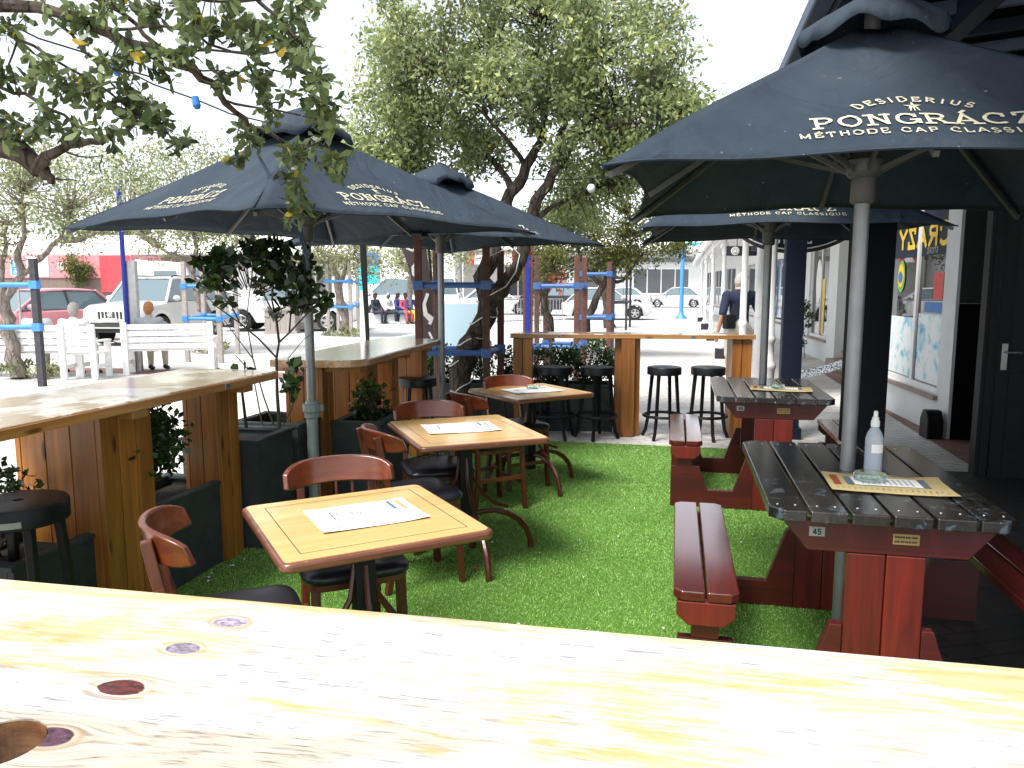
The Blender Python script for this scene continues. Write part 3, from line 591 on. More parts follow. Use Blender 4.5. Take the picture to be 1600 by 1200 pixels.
# ================================================================ DINING TABLES
def placemat(loc, rz, w, h, label, mat='paper', variant=0, group='paper menus lying on the tables'):
    g = MB(); n = 6
    P = []
    for j in range(n+1):
        for i in range(n+1):
            x, y = (i/n-.5)*w, (j/n-.5)*h; P.append((x, y, .0015+.0012*math.sin(i*1.3+j*.7)+(.004 if (i in (0, n) and j in (0, n)) else 0)))
    F = [(j*(n+1)+i, j*(n+1)+i+1, (j+1)*(n+1)+i+1, (j+1)*(n+1)+i) for j in range(n) for i in range(n)]
    g.add(P, F); o = g.build('paper_menu', mat); o.location = loc; o.rotation_euler.z = rz; tag(o, label, 'menu', group)
    z = .0052
    def rect(mb, x, y, a, b_, zz=z): mb.add([((x-a/2)*w, (y-b_/2)*h, zz), ((x+a/2)*w, (y-b_/2)*h, zz), ((x+a/2)*w, (y+b_/2)*h, zz), ((x-a/2)*w, (y+b_/2)*h, zz)], [(0, 1, 2, 3)])
    rnd = random.Random(variant+2); gp = MB(); gs = MB(); gr = MB()
    if mat == 'kraft':
        wh = MB(); rect(wh, .0, .05, .55, .42, z-.001); wh.build('white_panel', 'paper', o)
        rect(gs, -.31, .05, .055, .42); g2 = MB(); rect(g2, .31, .05, .055, .42); g2.build('dark_panel', 'inkslate', o); rect(gr, -.42, .06, .06, .5)
        for k in range(20):
            rect(gp, -.44+.046*k, -.34+rnd.uniform(-.02, .02), .006, rnd.uniform(.06, .12))
        for k in range(10): rect(gp, -.2+.045*k, .05, .008, .3)
        rect(gp, .2, .42, .2, .03); rect(gp, -.2, .42, .3, .02)
        gp.build('small_print', 'inkslate', o); gs.build('dark_panel', 'inkslate', o); gr.build('red_panel', 'inkred', o)
    else:
        for k in range(14):
            cx, cy = rnd.uniform(-.16, .2), rnd.uniform(0, .25); a = rnd.uniform(.04, .2); pts = arc(cx*w, cy*h, a*w*.8, a*h*.6, rnd.uniform(0, 200), rnd.uniform(200, 360), 10)
            strokes(gp, pts, .0024, lambda x, y, lf: (x, y, z+lf))
        strokes(gp, [(-.27*w, .2*h), (-.22*w, -.05*h), (.05*w, -.1*h), (.24*w, -.02*h)], .003, lambda x, y, lf: (x, y, z+lf))
        rect(gs, .31, .22, .035, .36); rect(gr, .40, .2, .035, .42); rect(gp, -.3, .1, .02, .3)
        for k in range(8): rect(gp, -.15+.05*k, -.36, .03, .012)
        for k in range(5): rect(gp, -.4+.02*k, -.4, .012, .06)
        gp.build('small_print', 'inkgrey', o); gs.build('dark_panel', 'inkslate', o); gr.build('orange_panel', 'inkorange', o)
    return o
def dining_table(loc, rz, wx, wy, label):
    t = empty('dining_table', (*loc, .008), rz, label, 'table', 'square wooden dining tables on the turf'); H = .767
    def rr(a, b_, r_, n=5):
        p = []
        for (cx, cy, a0_) in ((a/2-r_, b_/2-r_, 0), (-a/2+r_, b_/2-r_, 90), (-a/2+r_, -b_/2+r_, 180), (a/2-r_, -b_/2+r_, 270)):
            for k in range(n+1): p.append((cx+r_*math.cos(R(a0_+90*k/n)), cy+r_*math.sin(R(a0_+90*k/n))))
        return p
    g = MB(); g.prism(rr(wx, wy, .035), H-.034, H-.002); e = g.build('table_edge', 'edgewood', t, .011, True, 3)
    g = MB(); g.prism(rr(wx-.03, wy-.03, .025), H-.0025, H+.0005); tp = g.build('table_top', 'veneer', t)
    g = MB(); i_ = .075
    q = [(-wx/2+i_, -wy/2+i_), (wx/2-i_, -wy/2+i_), (wx/2-i_, wy/2-i_), (-wx/2+i_, wy/2-i_)]
    for k in range(4):
        strokes(g, [q[k], q[(k+1) % 4]], .0028, lambda x, y, lf: (x, y, H+.0009+lf*.3))
    g.build('inlay_line', 'ink', tp)
    g = MB(); g.box((0, 0, H/2+.05), (.072, .072, H-.17)); g.box((0, 0, H-.05), (.34, .05, .03)); g.box((0, 0, H-.05), (.05, .34, .031)); g.build('pedestal', 'black', t, .004)
    for k in range(4):
        a = R(90*k); c, s_ = math.cos(a), math.sin(a); g = MB()
        pr = [(.03, .60), (.05, .47), (.11, .37), (.19, .305), (.27, .275)]
        g.tube([(x*c, x*s_, z) for x, z in pr], .011, 6)
        pr = [(.03, .245), (.10, .262), (.19, .26), (.27, .235), (.34, .19), (.39, .13), (.415, .06), (.42, .004)]
        g.tube([(x*c, x*s_, z) for x, z in pr], [.014, .015, .016, .018, .019, .019, .018, .018], 8)
        g.build('foot', 'chairwood_z', t, smooth=True)
    return t
def ashtray(loc, label, r_=.055):
    g = MB(); n = 40; o = 0
    prof = [(r_*.82, 0), (r_*.98, .004), (r_, .022), (r_*.96, .028), (r_*.84, .028), (r_*.78, .010), (0.001, .008)]
    g.lathe(prof, n); ob = g.build('ashtray', M['glassy'], smooth=True); ob.location = loc; tag(ob, label, 'ashtray')
M['glassy'] = clear('ribbed_glass', (.80, .93, .88), .10, .95)
T1, T2, T3 = ((-.54, 2.68), R(28.5)), ((-.277, 4.40), R(21)), ((.142, 6.05), R(32))
dining_table(*T1, .72, .71, 'nearest square table with inlaid veneer top, worn edge and white paper menu')
dining_table(*T2, .74, .84, 'middle square wooden table with white paper menu, between the other two')
dining_table(*T3, .74, .74, 'farthest square wooden table holding a menu and glass ashtray')
TZ = .7785
placemat((-.53, 2.70, TZ), R(28.5), .385, .29, 'white printed paper menu on the nearest square table', variant=1)
placemat((-.30, 4.42, TZ), R(17), .42, .30, 'white printed paper menu on the middle square table', variant=4)
placemat((.16, 6.06, TZ), R(27), .42, .30, 'white printed paper menu under the ashtray on the farthest square table', variant=7)
ashtray((.17, 6.12, TZ+.004), 'round glass ashtray on the farthest square table')

# ================================================================ CHAIRS
def make_chair():
    t = empty('dining_chair'); SH = .47
    def seatpts(s_=1.0):
        p = []
        for a in range(0, 360, 12):
            c, q = math.cos(R(a)), math.sin(R(a)); e = .38
            x = .205*s_*math.copysign(abs(c)**e, c)*(1+.08*q); y = .205*s_*math.copysign(abs(q)**e, q); p.append((x, y))
        return p
    g = MB(); g.prism(seatpts(.97), SH-.035, SH-.005); g.build('seat_frame', 'chairwood_z', t, .004)
    g = MB(); rings = [(.98, SH-.008), (1.02, SH+.004), (1.02, SH+.018), (.97, SH+.032), (.8, SH+.042), (.4, SH+.047)]; n = len(seatpts()); o = 0
    for s_, z in rings: g.v += [(x, y, z) for x, y in seatpts(s_)]
    for i in range(len(rings)-1):
        for k in range(n): g.f.append((i*n+k, i*n+(k+1) % n, (i+1)*n+(k+1) % n, (i+1)*n+k))
    g.f.append(tuple((len(rings)-1)*n+k for k in range(n))); g.f.append(tuple(range(n))[::-1]); g.build('seat', 'vinyl', t, smooth=True)
    # curved top rail wrapping forward
    g = MB(); n = 22; prof = []
    for i in range(n+1):
        u = i/n*2-1; a = u*1.12; x = .225*math.sin(a)/math.sin(1.12)*1.0; y = -.265+.20*(1-math.cos(a))/(1-math.cos(1.12))*.62
        hgt = .108*(1-.45*abs(u)**5); zc = .805-.012*abs(u)**3
        nx, ny = math.sin(a)*.8, -math.cos(a); L_ = math.hypot(nx, ny); nx, ny = nx/L_*.012, ny/L_*.012
        lean = -.012
        prof.append([(x-nx, y-ny+lean*-1, zc-hgt/2), (x+nx, y+ny+lean*-1, zc-hgt/2), (x+nx, y+ny+lean, zc+hgt/2), (x-nx, y-ny+lean, zc+hgt/2)])
    for s_ in prof: g.v += s_
    for i in range(n):
        for k in range(4): g.f.append((i*4+k, (i+1)*4+k, (i+1)*4+(k+1) % 4, i*4+(k+1) % 4))
    g.f.append((0, 1, 2, 3)); g.f.append((n*4+3, n*4+2, n*4+1, n*4)); g.build('backrest', 'chairwood', t, .006, True, 3)
    for s_ in (-1, 1):
        g = MB(); q = [(s_*.165, -.225, 0), (s_*.155, -.185, .25), (s_*.15, -.185, .46), (s_*.15, -.235, .68), (s_*.15, -.262, .83)]
        for i in range(4): g.bar(q[i], (Vector(q[i+1])+(Vector(q[i+1])-Vector(q[i])).normalized()*.004), .030, .034)
        g.build('rear_leg', 'chairwood_z', t, .004)
        g = MB(); g.bar((s_*.175, .19, 0), (s_*.165, .165, SH-.01), .034, .034); g.build('front_leg', 'chairwood_z', t, .004)
    g = MB(); g.bar((-.168, .178, .20), (.168, .178, .20), .018, .03)
    for s_ in (-1, 1): g.bar((s_*.168, .178, .24), (s_*.156, -.188, .24), .018, .03)
    g.build('stretcher', 'chairwood_z', t, .003)
    g = MB(); g.tube([(-.12, -.19, .5), (0, -.20, .52), (.12, -.19, .5)], .006, 6)
    for x in (-.07, 0, .07): g.tube([(x, -.192, .47), (x, -.25, .76)], .006, 6)
    g.build('back_spindles', 'chairwood_z', t)
    return t
ch = make_chair()
CHS = [((-.665, 3.03), R(-156), 'wooden chair with broad curved backrest behind the nearest table'),
       ((-.92, 2.47), R(-66), 'wooden chair with wraparound backrest at the left side of the nearest table'),
       ((-.52, 4.07), R(-62), 'dark chair with black seat at the left side of the middle table'),
       ((-.47, 4.66), R(-160), 'wooden chair with grained backrest behind the middle table'),
       ((.045, 6.10), R(-152), 'wooden chair tucked in behind the farthest table'),
       ((-.16, 5.43), R(-58), 'wooden chair at the left side of the farthest table')]
for i, ((x, y), rz, lab) in enumerate(CHS):
    o = ch if i == 0 else copy_tree(ch); o.location = (x, y, .008); o.rotation_euler.z = rz; tag(o, lab, 'chair', 'brown wooden chairs with black seats')

# ================================================================ PICNIC TABLES
def picnic(loc, rz, label, num, L=1.24, Wd=.80):
    t = empty('picnic_table', (*loc, .008), rz, label, 'picnic table', 'dark picnic tables with attached benches'); H = .822; n = 6; bw = Wd/n
    g = MB()
    for i in range(n):
        x0, x1 = -Wd/2+bw*i+.006, -Wd/2+bw*(i+1)-.006; ch_ = .055; y0, y1 = -L/2, L/2
        if i == 0: p = [(x0, y0+ch_), (x0+ch_*.8, y0), (x1, y0), (x1, y1), (x0+ch_*.8, y1), (x0, y1-ch_)]
        elif i == n-1: p = [(x0, y0), (x1-ch_*.8, y0), (x1, y0+ch_), (x1, y1-ch_), (x1-ch_*.8, y1), (x0, y1)]
        else: p = [(x0, y0), (x1, y0), (x1, y1), (x0, y1)]
        g.prism(p, H-.042, H)
    tt_ = g.build('table_top', 'tabledark', t, .005, seg=3)
    g = MB()
    for i in range(n):
        for s_ in (-1, 1):
            for dx in (-.03, .03): g.lathe([(.0045, 0), (.004, .0012)], 8, (-Wd/2+bw*(i+.5)+dx, s_*(L/2-.075), H))
    g.build('screw_heads', 'rim', tt_)
    for s_ in (-1, 1):
        y = s_*(L/2-.075)
        g = MB(); g.prism([(-Wd/2+.05, H-.046), (-Wd/2+.14, H-.155), (Wd/2-.14, H-.155), (Wd/2-.05, H-.046)], y-.022, y+.022, lambda q: Vector((q.x, q.z, q.y))); ap = g.build('apron', 'mahog_x', t, .004)
        if s_ < 0:
            plate(ap, num, (-Wd/2+.17, y-.024, H-.085), 0, .052, .034)
            e = MB(); e.box((0, 0, 0), (.085, .003, .038)); bp = e.build('maker_plate', 'brass', ap, .0005); bp.location = (.06, y-.024, H-.095)
            k = MB(); rnd = random.Random(5)
            for row in (.008, -.008):
                x = -.034
                while x < .034: w_ = rnd.uniform(.003, .007); k.box((x, -.0022, row), (w_, .001, .006)); x += w_+.0025
            k.build('engraving', 'ink', bp)
        g = MB()
        for sx in (-1, 1): g.box((sx*.0645, y, (H-.155)/2), (.125, .045, H-.158))
        g.build('leg', 'mahog', t, .004)
        # low beam with 45 degree gussets between bench posts and centre leg
        for sx in (-1, 1):
            q = [(.13*sx, .004), (.70*sx, .004), (.70*sx, .30), (.50*sx, .30), (.44*sx, .13), (.26*sx, .13), (.17*sx, .40), (.13*sx, .40)]
            if sx > 0: q = q[::-1]
            g = MB(); g.prism(q, y-.020, y+.020, lambda p_: Vector((p_.x, p_.z, p_.y))); g.build('cross_beam', 'mahog_x', t, .003)
            g = MB(); g.box((sx*.60, y, .352), (.10, .044, .10)); 
            yo = y - s_*(-.03)
            g.prism([(sx*.60-.105, .452), (sx*.60-.105, .40), (sx*.60-.065, .362), (sx*.60+.065, .362), (sx*.60+.105, .40), (sx*.60+.105, .452)], yo-.022, yo+.022, lambda p_: Vector((p_.x, p_.z, p_.y)))
            g.build('bench_post', 'mahog', t, .004)
    for sx in (-1, 1):
        g = MB()
        for k in (-1, 1):
            x0 = sx*.60+k*.0615; hw = .056; c_ = .03; p = [(x0-hw, -.60), (x0+hw, -.60), (x0+hw, .60), (x0-hw, .60)]
            if k < 0: p = [(x0-hw, -.60+c_), (x0-hw+c_, -.60), (x0+hw, -.60), (x0+hw, .60), (x0-hw+c_, .60), (x0-hw, .60-c_)]
            else: p = [(x0-hw, -.60), (x0+hw-c_, -.60), (x0+hw, -.60+c_), (x0+hw, .60-c_), (x0+hw-c_, .60), (x0-hw, .60)]
            g.prism(p, .456, .492)
        g.build('bench_seat', 'benchtop', t, .005, seg=3)
    return t
picnic((1.415, 3.12), R(-12), 'nearest dark picnic table numbered 45 with red legs, spray bottle and menu', '45')
picnic((1.955, 5.86), R(-12), 'second dark picnic table farther off, beside the far counter', '46')
PZ = .834
placemat((1.46, 2.92, PZ), R(-14), .44, .30, 'tan printed paper menu beneath the glass ashtray on the nearest picnic table', 'kraft', 1)
placemat((2.02, 5.72, PZ), R(-18), .44, .28, 'pale paper menu at the foot of the pole on the second picnic table', 'kraft', 3)
ashtray((1.415, 2.965, PZ+.006), 'ribbed green glass ashtray on the tan menu of the nearest picnic table', .062)
ashtray((2.0, 5.72, PZ+.006), 'clear glass ashtray beside the pole on the second picnic table', .05)
# spray bottle
M['plastic'] = clear('clear_plastic', (.80, .88, .95), .25, .6); M['liquid'] = clear('blue_liquid', (.45, .62, .85), .1, .6)
bt = gz(1363, 741, PZ); t = empty('spray_bottle', bt, 0, 'clear plastic spray bottle with blue liquid standing by the parasol pole', 'bottle')
g = MB(); g.lathe([(.031, 0), (.034, .004), (.034, .150), (.028, .172), (.015, .195), (.014, .205)], 24); g.build('bottle_body', M['plastic'], t, smooth=True)
g = MB(); g.lathe([(.029, .003), (.030, .006), (.030, .105), (.001, .106)], 20); g.build('liquid', M['liquid'], t, smooth=True)
g = MB(); g.lathe([(.017, .200), (.017, .222), (.013, .226), (.013, .236), (.009, .238), (.008, .262), (.005, .264)], 20); g.build('nozzle_cap', 'paper', t, smooth=True)
g = MB()
for k in range(7):
    a0_, a1_ = R(-130+12*k), R(-130+12*(k+1)); g.add([(.0350*math.cos(a0_), .0350*math.sin(a0_), .095), (.0350*math.cos(a1_), .0350*math.sin(a1_), .095), (.0350*math.cos(a1_), .0350*math.sin(a1_), .130), (.0350*math.cos(a0_), .0350*math.sin(a0_), .130)], [(0, 1, 2, 3)])
g.build('bottle_label', 'paper', t)

# ================================================================ PARASOLS
def umbrella(loc, z0, rad, ang, apex, label, base=0.0, hubz=None, clamp=None, lean=0.0, seed=0, ruf=1.0):
    """square canopy: corners at angle ang+90k, radius rad and height z0; pole base at height base"""
    rnd = random.Random(seed); t = empty('parasol', (loc[0], loc[1], base), 0, label, 'parasol', 'dark printed parasols over the terrace')
    cor = [Vector((rad*math.cos(R(ang+90*k)), rad*math.sin(R(ang+90*k)), z0-base)) for k in range(4)]
    P = Vector((0, 0, apex-.10-base)); half = rad/math.sqrt(2)
    ph = [rnd.uniform(0, 6) for _ in range(12)]
    def surf(k, s, tt, off=0):
        A, B = cor[k], cor[(k+1) % 4]; mid = (A+B)/2; inn = (Vector((0, 0, mid.z))-mid).normalized()
        e = 1-s*s; hem = mid+(B-A)/2*s + inn*(.105*e) + Vector((0, 0, .035*e))
        hem += Vector((0, 0, .006*math.sin(7*s+ph[k])*ruf))
        p = hem.lerp(P, tt); w = 4*tt*(1-tt)
        p += Vector((0, 0, -.035*w*e)) + inn*(.012*w*e*math.sin(5*s+ph[k+4]))
        p += Vector((0, 0, .010*ruf*math.sin(9*s+6*tt+ph[k])*(1-tt)*abs(s)**3)) # slight puckering near ribs
        if off:
            n = (P-mid).cross(B-A).normalized(); n = n if n.z > 0 else -n; p += n*off
        return p
    g = MB(); n, m_ = 26, 16
    for k in range(4):
        o = len(g.v)
        for j in range(m_+1):
            for i in range(n+1): g.v.append(tuple(surf(k, i/n*2-1, j/m_*.93)))
        for j in range(m_):
            for i in range(n): a = o+j*(n+1)+i; g.f.append((a, a+1, a+n+2, a+n+1))
    c = g.build('canopy', 'fabric', t); me = c.data
    for p in me.polygons: p.use_smooth = True
    so_ = c.modifiers.new('thick', 'SOLIDIFY'); so_.thickness = .003; so_.offset = -1
    # hem piping
    g = MB()
    for k in range(4): g.tube([surf(k, -1+2*i/20, .0) for i in range(21)], .005, 5)
    g.build('hem', 'fabric', c)
    # lettering on each of the four panels
    SL = math.hypot(half-.105, apex-.1-z0-.03)
    for k in range(4):
        def f(x, y, lf, k=k):
            tt = y/SL; s = -x/(half*(1-tt)); s = max(-1, min(1, s)); return surf(k, -s, tt, .0032+lf)
        g = MB(); q = .94
        text(g, 'MÉTHODE CAP CLASSIQUE', 0, .135*q,   .040*q, f, .15, .95, .27, False, rise=-.006)
        text(g, 'PONGRÁCZ', 0, .215*q, .086*q, f, .145, 1.0, .20, True, rise=-.004)
        text(g, 'DESIDERIUS', 0, .415*q, .040*q, f, .17, 1.0, .32, False, arcr=.30)
        # star with trailing rays
        cx, cy = 0, .375*q; 
        for a in range(0, 360, 72):
            r1, r2 = .030, .010; pts = [(cx+r2*math.cos(R(a+90-36)), cy+r2*math.sin(R(a+90-36))), (cx+r1*math.cos(R(a+90)), cy+r1*math.sin(R(a+90))), (cx+r2*math.cos(R(a+90+36)), cy+r2*math.sin(R(a+90+36))), (cx, cy)]
            LC[0] = (LC[0]+1) % 9; g.add([f(px_, py_, LC[0]*.0003) for px_, py_ in pts], [(0, 1, 2, 3)])
        for dx in (-.014, 0, .014): strokes(g, [(cx+dx*.4, cy-.01), (cx+dx, cy-.042)], .004, f)
        g.build('lettering', 'gold', c)
    # vent cap, wavy hem
    g = MB(); nn = 64; rings = [(.02, 0.0), (.09, -.035), (.18, -.085), (.255, -.14), (.27, -.19)]
    for j, (r_, dz) in enumerate(rings):
        for i in range(nn):
            a = 2*math.pi*i/nn; sq = 1/max(abs(math.cos(a-R(ang+45))), abs(math.sin(a-R(ang+45)))); sq = .62+.38*sq
            w = (j/4)**1.5; zz = dz + w*(.028*math.sin(4*a+ph[1]) + .016*math.sin(9*a+ph[2])); rr_ = r_*sq*(1+.04*w*math.sin(6*a+ph[3]))
            g.v.append((rr_*math.cos(a), rr_*math.sin(a), apex-base+zz))
    for j in range(4):
        for i in range(nn): a = j*nn+i; b_ = j*nn+(i+1) % nn; g.f.append((a, a+nn, b_+nn, b_))
    g.f.append(tuple(range(nn))); v = g.build('vent_cap', 'fabric', t, smooth=True); s2 = v.modifiers.new('thick', 'SOLIDIFY'); s2.thickness = .003
    hz = (hubz or z0+.06)-base
    g = MB(); g.tube([(0, 0, .0), (0, 0, apex-.06-base)], .030, 20); g.build('pole', 'grey_pole', t, smooth=True)
    g = MB(); g.lathe([(.04, -.13), (.048, -.12), (.048, -.03), (.062, -.02), (.075, .0), (.075, .04), (.05, .06), (.034, .09)], 20, (0, 0, hz)); g.build('runner_hub', 'strut', t, smooth=True)
    for k in range(8):
        a = R(ang+45*k); d = Vector((math.cos(a), math.sin(a), 0)); g = MB()
        if k % 2 == 0: e = cor[k//2]-Vector((0, 0, .02)) - d*.03
        else:
            e = surf(k//2, 0, .02)-Vector((0, 0, .022))
        top = P-Vector((0, 0, .045)); pts = [top.lerp(e, q) - Vector((0, 0, (.020 if k % 2 else .006)*4*q*(1-q)+.004)) for q in (0, .25, .5, .75, 1)]
        for i in range(4): g.bar(pts[i], pts[i+1], .018, .020)
        rb = g.build('rib', 'strut', t)
        g = MB(); g.bar(Vector((0, 0, hz))+d*.07, pts[2]-Vector((0, 0, .015)), .012, .018); g.build('strut', 'strut', rb)
    if clamp:
        g = MB(); g.lathe([(.034, -.06), (.05, -.055), (.052, -.02), (.062, -.015), (.064, .035), (.045, .04), (.042, .055), (.034, .06)], 12, (0, 0, clamp-base)); g.box((.065, 0, clamp-base+.01), (.03, .03, .04)); g.build('clamp_collar', M['clampc'], t, .002)
        g = MB(); g.tube([(0, 0, 0), (0, 0, clamp-base-.05)], .038, 16); g.build('base_tube', M['clampc'], t, smooth=True)
    # tie cord hanging from the front corner
    return t
M['clampc'] = paint('pale_green_cast_metal', (.26, .31, .30), .5, .2)
U1 = umbrella((-1.345, 5.10), 1.955, 1.51, 6, 2.73, 'dark square parasol at left, its pole rising between planters and the nearest tables', 0.0, clamp=.78, seed=1)
U2 = umbrella((-.66, 7.2), 1.97, 1.52, 0, 2.70, 'dark parasol partly hidden behind the left one, pole beside the gnarled tree', 0.0, seed=2)
U3 = umbrella((1.42, 3.18), 1.965, 1.38, 34, 2.74, 'large dark parasol in the right foreground, pole through the nearest picnic table', .05, hubz=2.06, seed=3)
U4 = umbrella((2.0, 6.08), 1.985, 1.41, 35, 2.72, 'dark parasol over the second picnic table, mostly hidden behind the nearest one', .05, seed=4)
g = MB(); cq = gd(424, 255, 3.95); pts = [Vector((-1.19, 3.64, 1.93)), Vector((-1.08, 3.66, 1.84)), Vector((-1.0, 3.7, 1.80)), Vector((-.93, 3.75, 1.66))]
cx0, cy0 = -1.345, 5.10
for dx in (0, .012, -.01):
    q = [Vector((cx0+.03, cy0-1.0+dx, 2.27)), Vector((cx0+.16, cy0-1.12, 2.08+dx)), Vector((cx0+.27+dx, cy0-1.2, 1.94)), Vector((cx0+.33, cy0-1.22+dx, 1.74-abs(dx)*4))]
    g.tube([p_-Vector((cx0, cy0, 0)) for p_ in q], .006, 5)
g.build('tie_cord', 'fabric', U1)

# ================================================================ VERANDA POSTS, CANOPY, SHOPFRONT
def timberpost(p, w, h, label, mat='navy'):
    g = MB(); g.box((0, 0, h/2), (w, w, h)); t = empty('canopy_post', p, FR, label, 'post'); g.build('shaft', mat, t, .006)
    g = MB(); g.box((0, 0, .06), (w+.05, w+.05, .12)); g.box((0, 0, h-.04), (w+.07, w+.07, .08)); g.build('post_base', mat, t, .006)
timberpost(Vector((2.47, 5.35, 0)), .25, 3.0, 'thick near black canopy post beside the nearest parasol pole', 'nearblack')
timberpost(Vector((2.93, 8.05, 0)), .20, 3.0, 'square navy canopy post beyond the second picnic table', 'navy')
# canopy
E0 = Vector((1.72, 4.42, 0)); t = empty('shop_canopy', (0, 0, 0), 0, 'dark navy canopy roof with ribbed underside above the right parasol', 'canopy')
def wl(a, b_, z): return E0+ux*a+uy*b_+Vector((0, 0, z))
g = MB(); a1 = 4.6; b0, b1 = -5.5, 4.6
g.add([wl(0, b0, 3.12), wl(a1, b0, 3.5), wl(a1, b1, 3.5), wl(0, b1, 3.12), wl(0, b0, 3.08), wl(a1, b0, 3.46), wl(a1, b1, 3.46), wl(0, b1, 3.08)], [(0, 1, 2, 3), (7, 6, 5, 4), (0, 4, 5, 1), (1, 5, 6, 2), (2, 6, 7, 3), (3, 7, 4, 0)])
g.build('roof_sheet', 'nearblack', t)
g = MB(); g.bar(wl(.0, b0, 3.03), wl(.0, b1, 3.03), .04, .14); g.build('fascia', 'navy', t)
g = MB(); g.bar(wl(.72, b0, 3.05), wl(.72, b1, 3.05), .10, .14); g.bar(wl(.35, b0, 3.06), wl(.35, b1, 3.06), .05, .08); g.build('beam', 'navy', t)
M['navy_lt'] = paint('pale_blue_rafter', (.10, .13, .20), .45)
for i in range(21):
    b_ = b0+.1+.5*i; g = MB(); g.bar(wl(.03, b_, 3.04), wl(a1-.05, b_, 3.43), .045, .07); g.build('rafter', 'navy_lt' if i % 2 else 'navy', t)
# gutter fixed under the eave
g = MB(); g.bar(wl(-.07, b0, 3.06), wl(-.07, b1, 3.06), .10, .09); g.build('gutter', 'navy_lt', t, .01)
# building shell
WA = R(-9.4); wx = Vector((math.cos(WA), math.sin(WA), 0)); wy = Vector((-math.sin(WA), math.cos(WA), 0))
WP = Vector((4.56, 7.93, 0))
def sw(a, b_, z=0): return WP + wx*a + wy*b_ + Vector((0, 0, z))
B = empty('shop_building', (0, 0, 0), 0, 'grey rendered shop building with tall display windows along the right walkway', 'building')
def wallbox(a0_, a1_, b0_, b1_, z0, z1, name, mat, bev=.0):
    g = MB(); p = [sw(a0_, b0_), sw(a1_, b0_), sw(a1_, b1_), sw(a0_, b1_)]; g.add([q+Vector((0, 0, z0)) for q in p]+[q+Vector((0, 0, z1)) for q in p], [(3, 2, 1, 0), (4, 5, 6, 7), (0, 1, 5, 4), (1, 2, 6, 5), (2, 3, 7, 6), (3, 0, 4, 7)])
    return g.build(name, mat, B, bev)
def shopwindow(b0_, b1_, z0, z1, a, mull=True):
    """opening in a wall whose outer face is at a; frame + glass"""
    fr_ = MB(); th = .06
    def bx(bb0, bb1, zz0, zz1, aa0=a+.05, aa1=a+.11):
        p = [sw(aa0, bb0), sw(aa1, bb0), sw(aa1, bb1), sw(aa0, bb1)]; fr_.add([q+Vector((0, 0, zz0)) for q in p]+[q+Vector((0, 0, zz1)) for q in p], [(3, 2, 1, 0), (4, 5, 6, 7), (0, 1, 5, 4), (1, 2, 6, 5), (2, 3, 7, 6), (3, 0, 4, 7)])
    bx(b0_, b0_+th, z0, z1); bx(b1_-th, b1_, z0, z1); bx(b0_+th, b1_-th, z0, z0+th); bx(b0_+th, b1_-th, z1-th, z1)
    if mull: bm = (b0_+b1_)/2; bx(bm-.035, bm+.035, z0+th, z1-th)
    w = fr_.build('window', 'white', B, .004)
    g = MB(); g.add([sw(a+.08, b0_+th, z0+th), sw(a+.08, b1_-th, z0+th), sw(a+.08, b1_-th, z1-th), sw(a+.08, b0_+th, z1-th)], [(0, 1, 2, 3)]); g.build('pane', 'winglass', w)
    s_ = MB(); p = [sw(a-.05, b0_-.04), sw(a+.05, b0_-.04), sw(a+.05, b1_+.04), sw(a-.05, b1_+.04)]; s_.add([q+Vector((0, 0, z0-.05)) for q in p]+[q+Vector((0, 0, z0-.002)) for q in p], [(3, 2, 1, 0), (4, 5, 6, 7), (0, 1, 5, 4), (1, 2, 6, 5), (2, 3, 7, 6), (3, 0, 4, 7)]); s_.build('sill', 'sillc', w, .004)
    return w
M['sillc'] = paint('brownish_sill', (.30, .22, .18), .7)
NW0, NW1 = .35, 2.35      # near window
wallbox(0, .5, 0, NW0, 0, 3.6, 'wall', 'plaster'); wallbox(0, .5, NW0, NW1, 0, .42, 'wall', 'plaster'); wallbox(0, .5, NW0, NW1, 2.75, 3.6, 'wall', 'plaster'); wallbox(0, .5, NW1, 3.3, 0, 3.6, 'wall', 'plaster')
w1 = shopwindow(NW0, NW1, .42, 2.75, 0)
wallbox(.62, .7, -6, 3.2, 0, 3.6, 'wall', 'plaster_dk'); wallbox(.5, .62, -.02, .3, 0, 3.6, 'wall', 'plaster_dk')  # long inner wall: canopy shade is put into its dark plaster colour
wallbox(.03, .62, -.022, -.002, 0, 1.42, 'dado_panel', 'dado'); wallbox(.03, .62, -.016, -.001, 1.425, 3.6, 'return_wall', 'plaster_dk')
# recessed part with far window
FA0 = .78
def fw(px_, py_): return None
off = Vector((6.58, 15.66, 0))-WP; fa = off.dot(wx); fb_ = off.dot(wy)
wallbox(fa, fa+2.5, fb_, fb_+.5, 0, 3.6, 'wall', 'plaster'); wallbox(fa, fa+.5, fb_+.5, fb_+.75, 0, 3.6, 'wall', 'plaster')
wallbox(fa, fa+.5, fb_+.75, fb_+2.6, 0, .45, 'wall', 'plaster'); wallbox(fa, fa+.5, fb_+.75, fb_+2.6, 2.75, 3.6, 'wall', 'plaster'); wallbox(fa, fa+.5, fb_+2.6, fb_+4.2, 0, 3.6, 'wall', 'plaster')
w2 = shopwindow(fb_+.75, fb_+2.6, .45, 2.75, fa)
wallbox(2.7, 2.9, 3.3, fb_+.2, 0, 3.6, 'wall', 'plaster'); wallbox(.5, 2.7, 3.1, 3.3, 0, 3.6, 'wall', 'plaster')
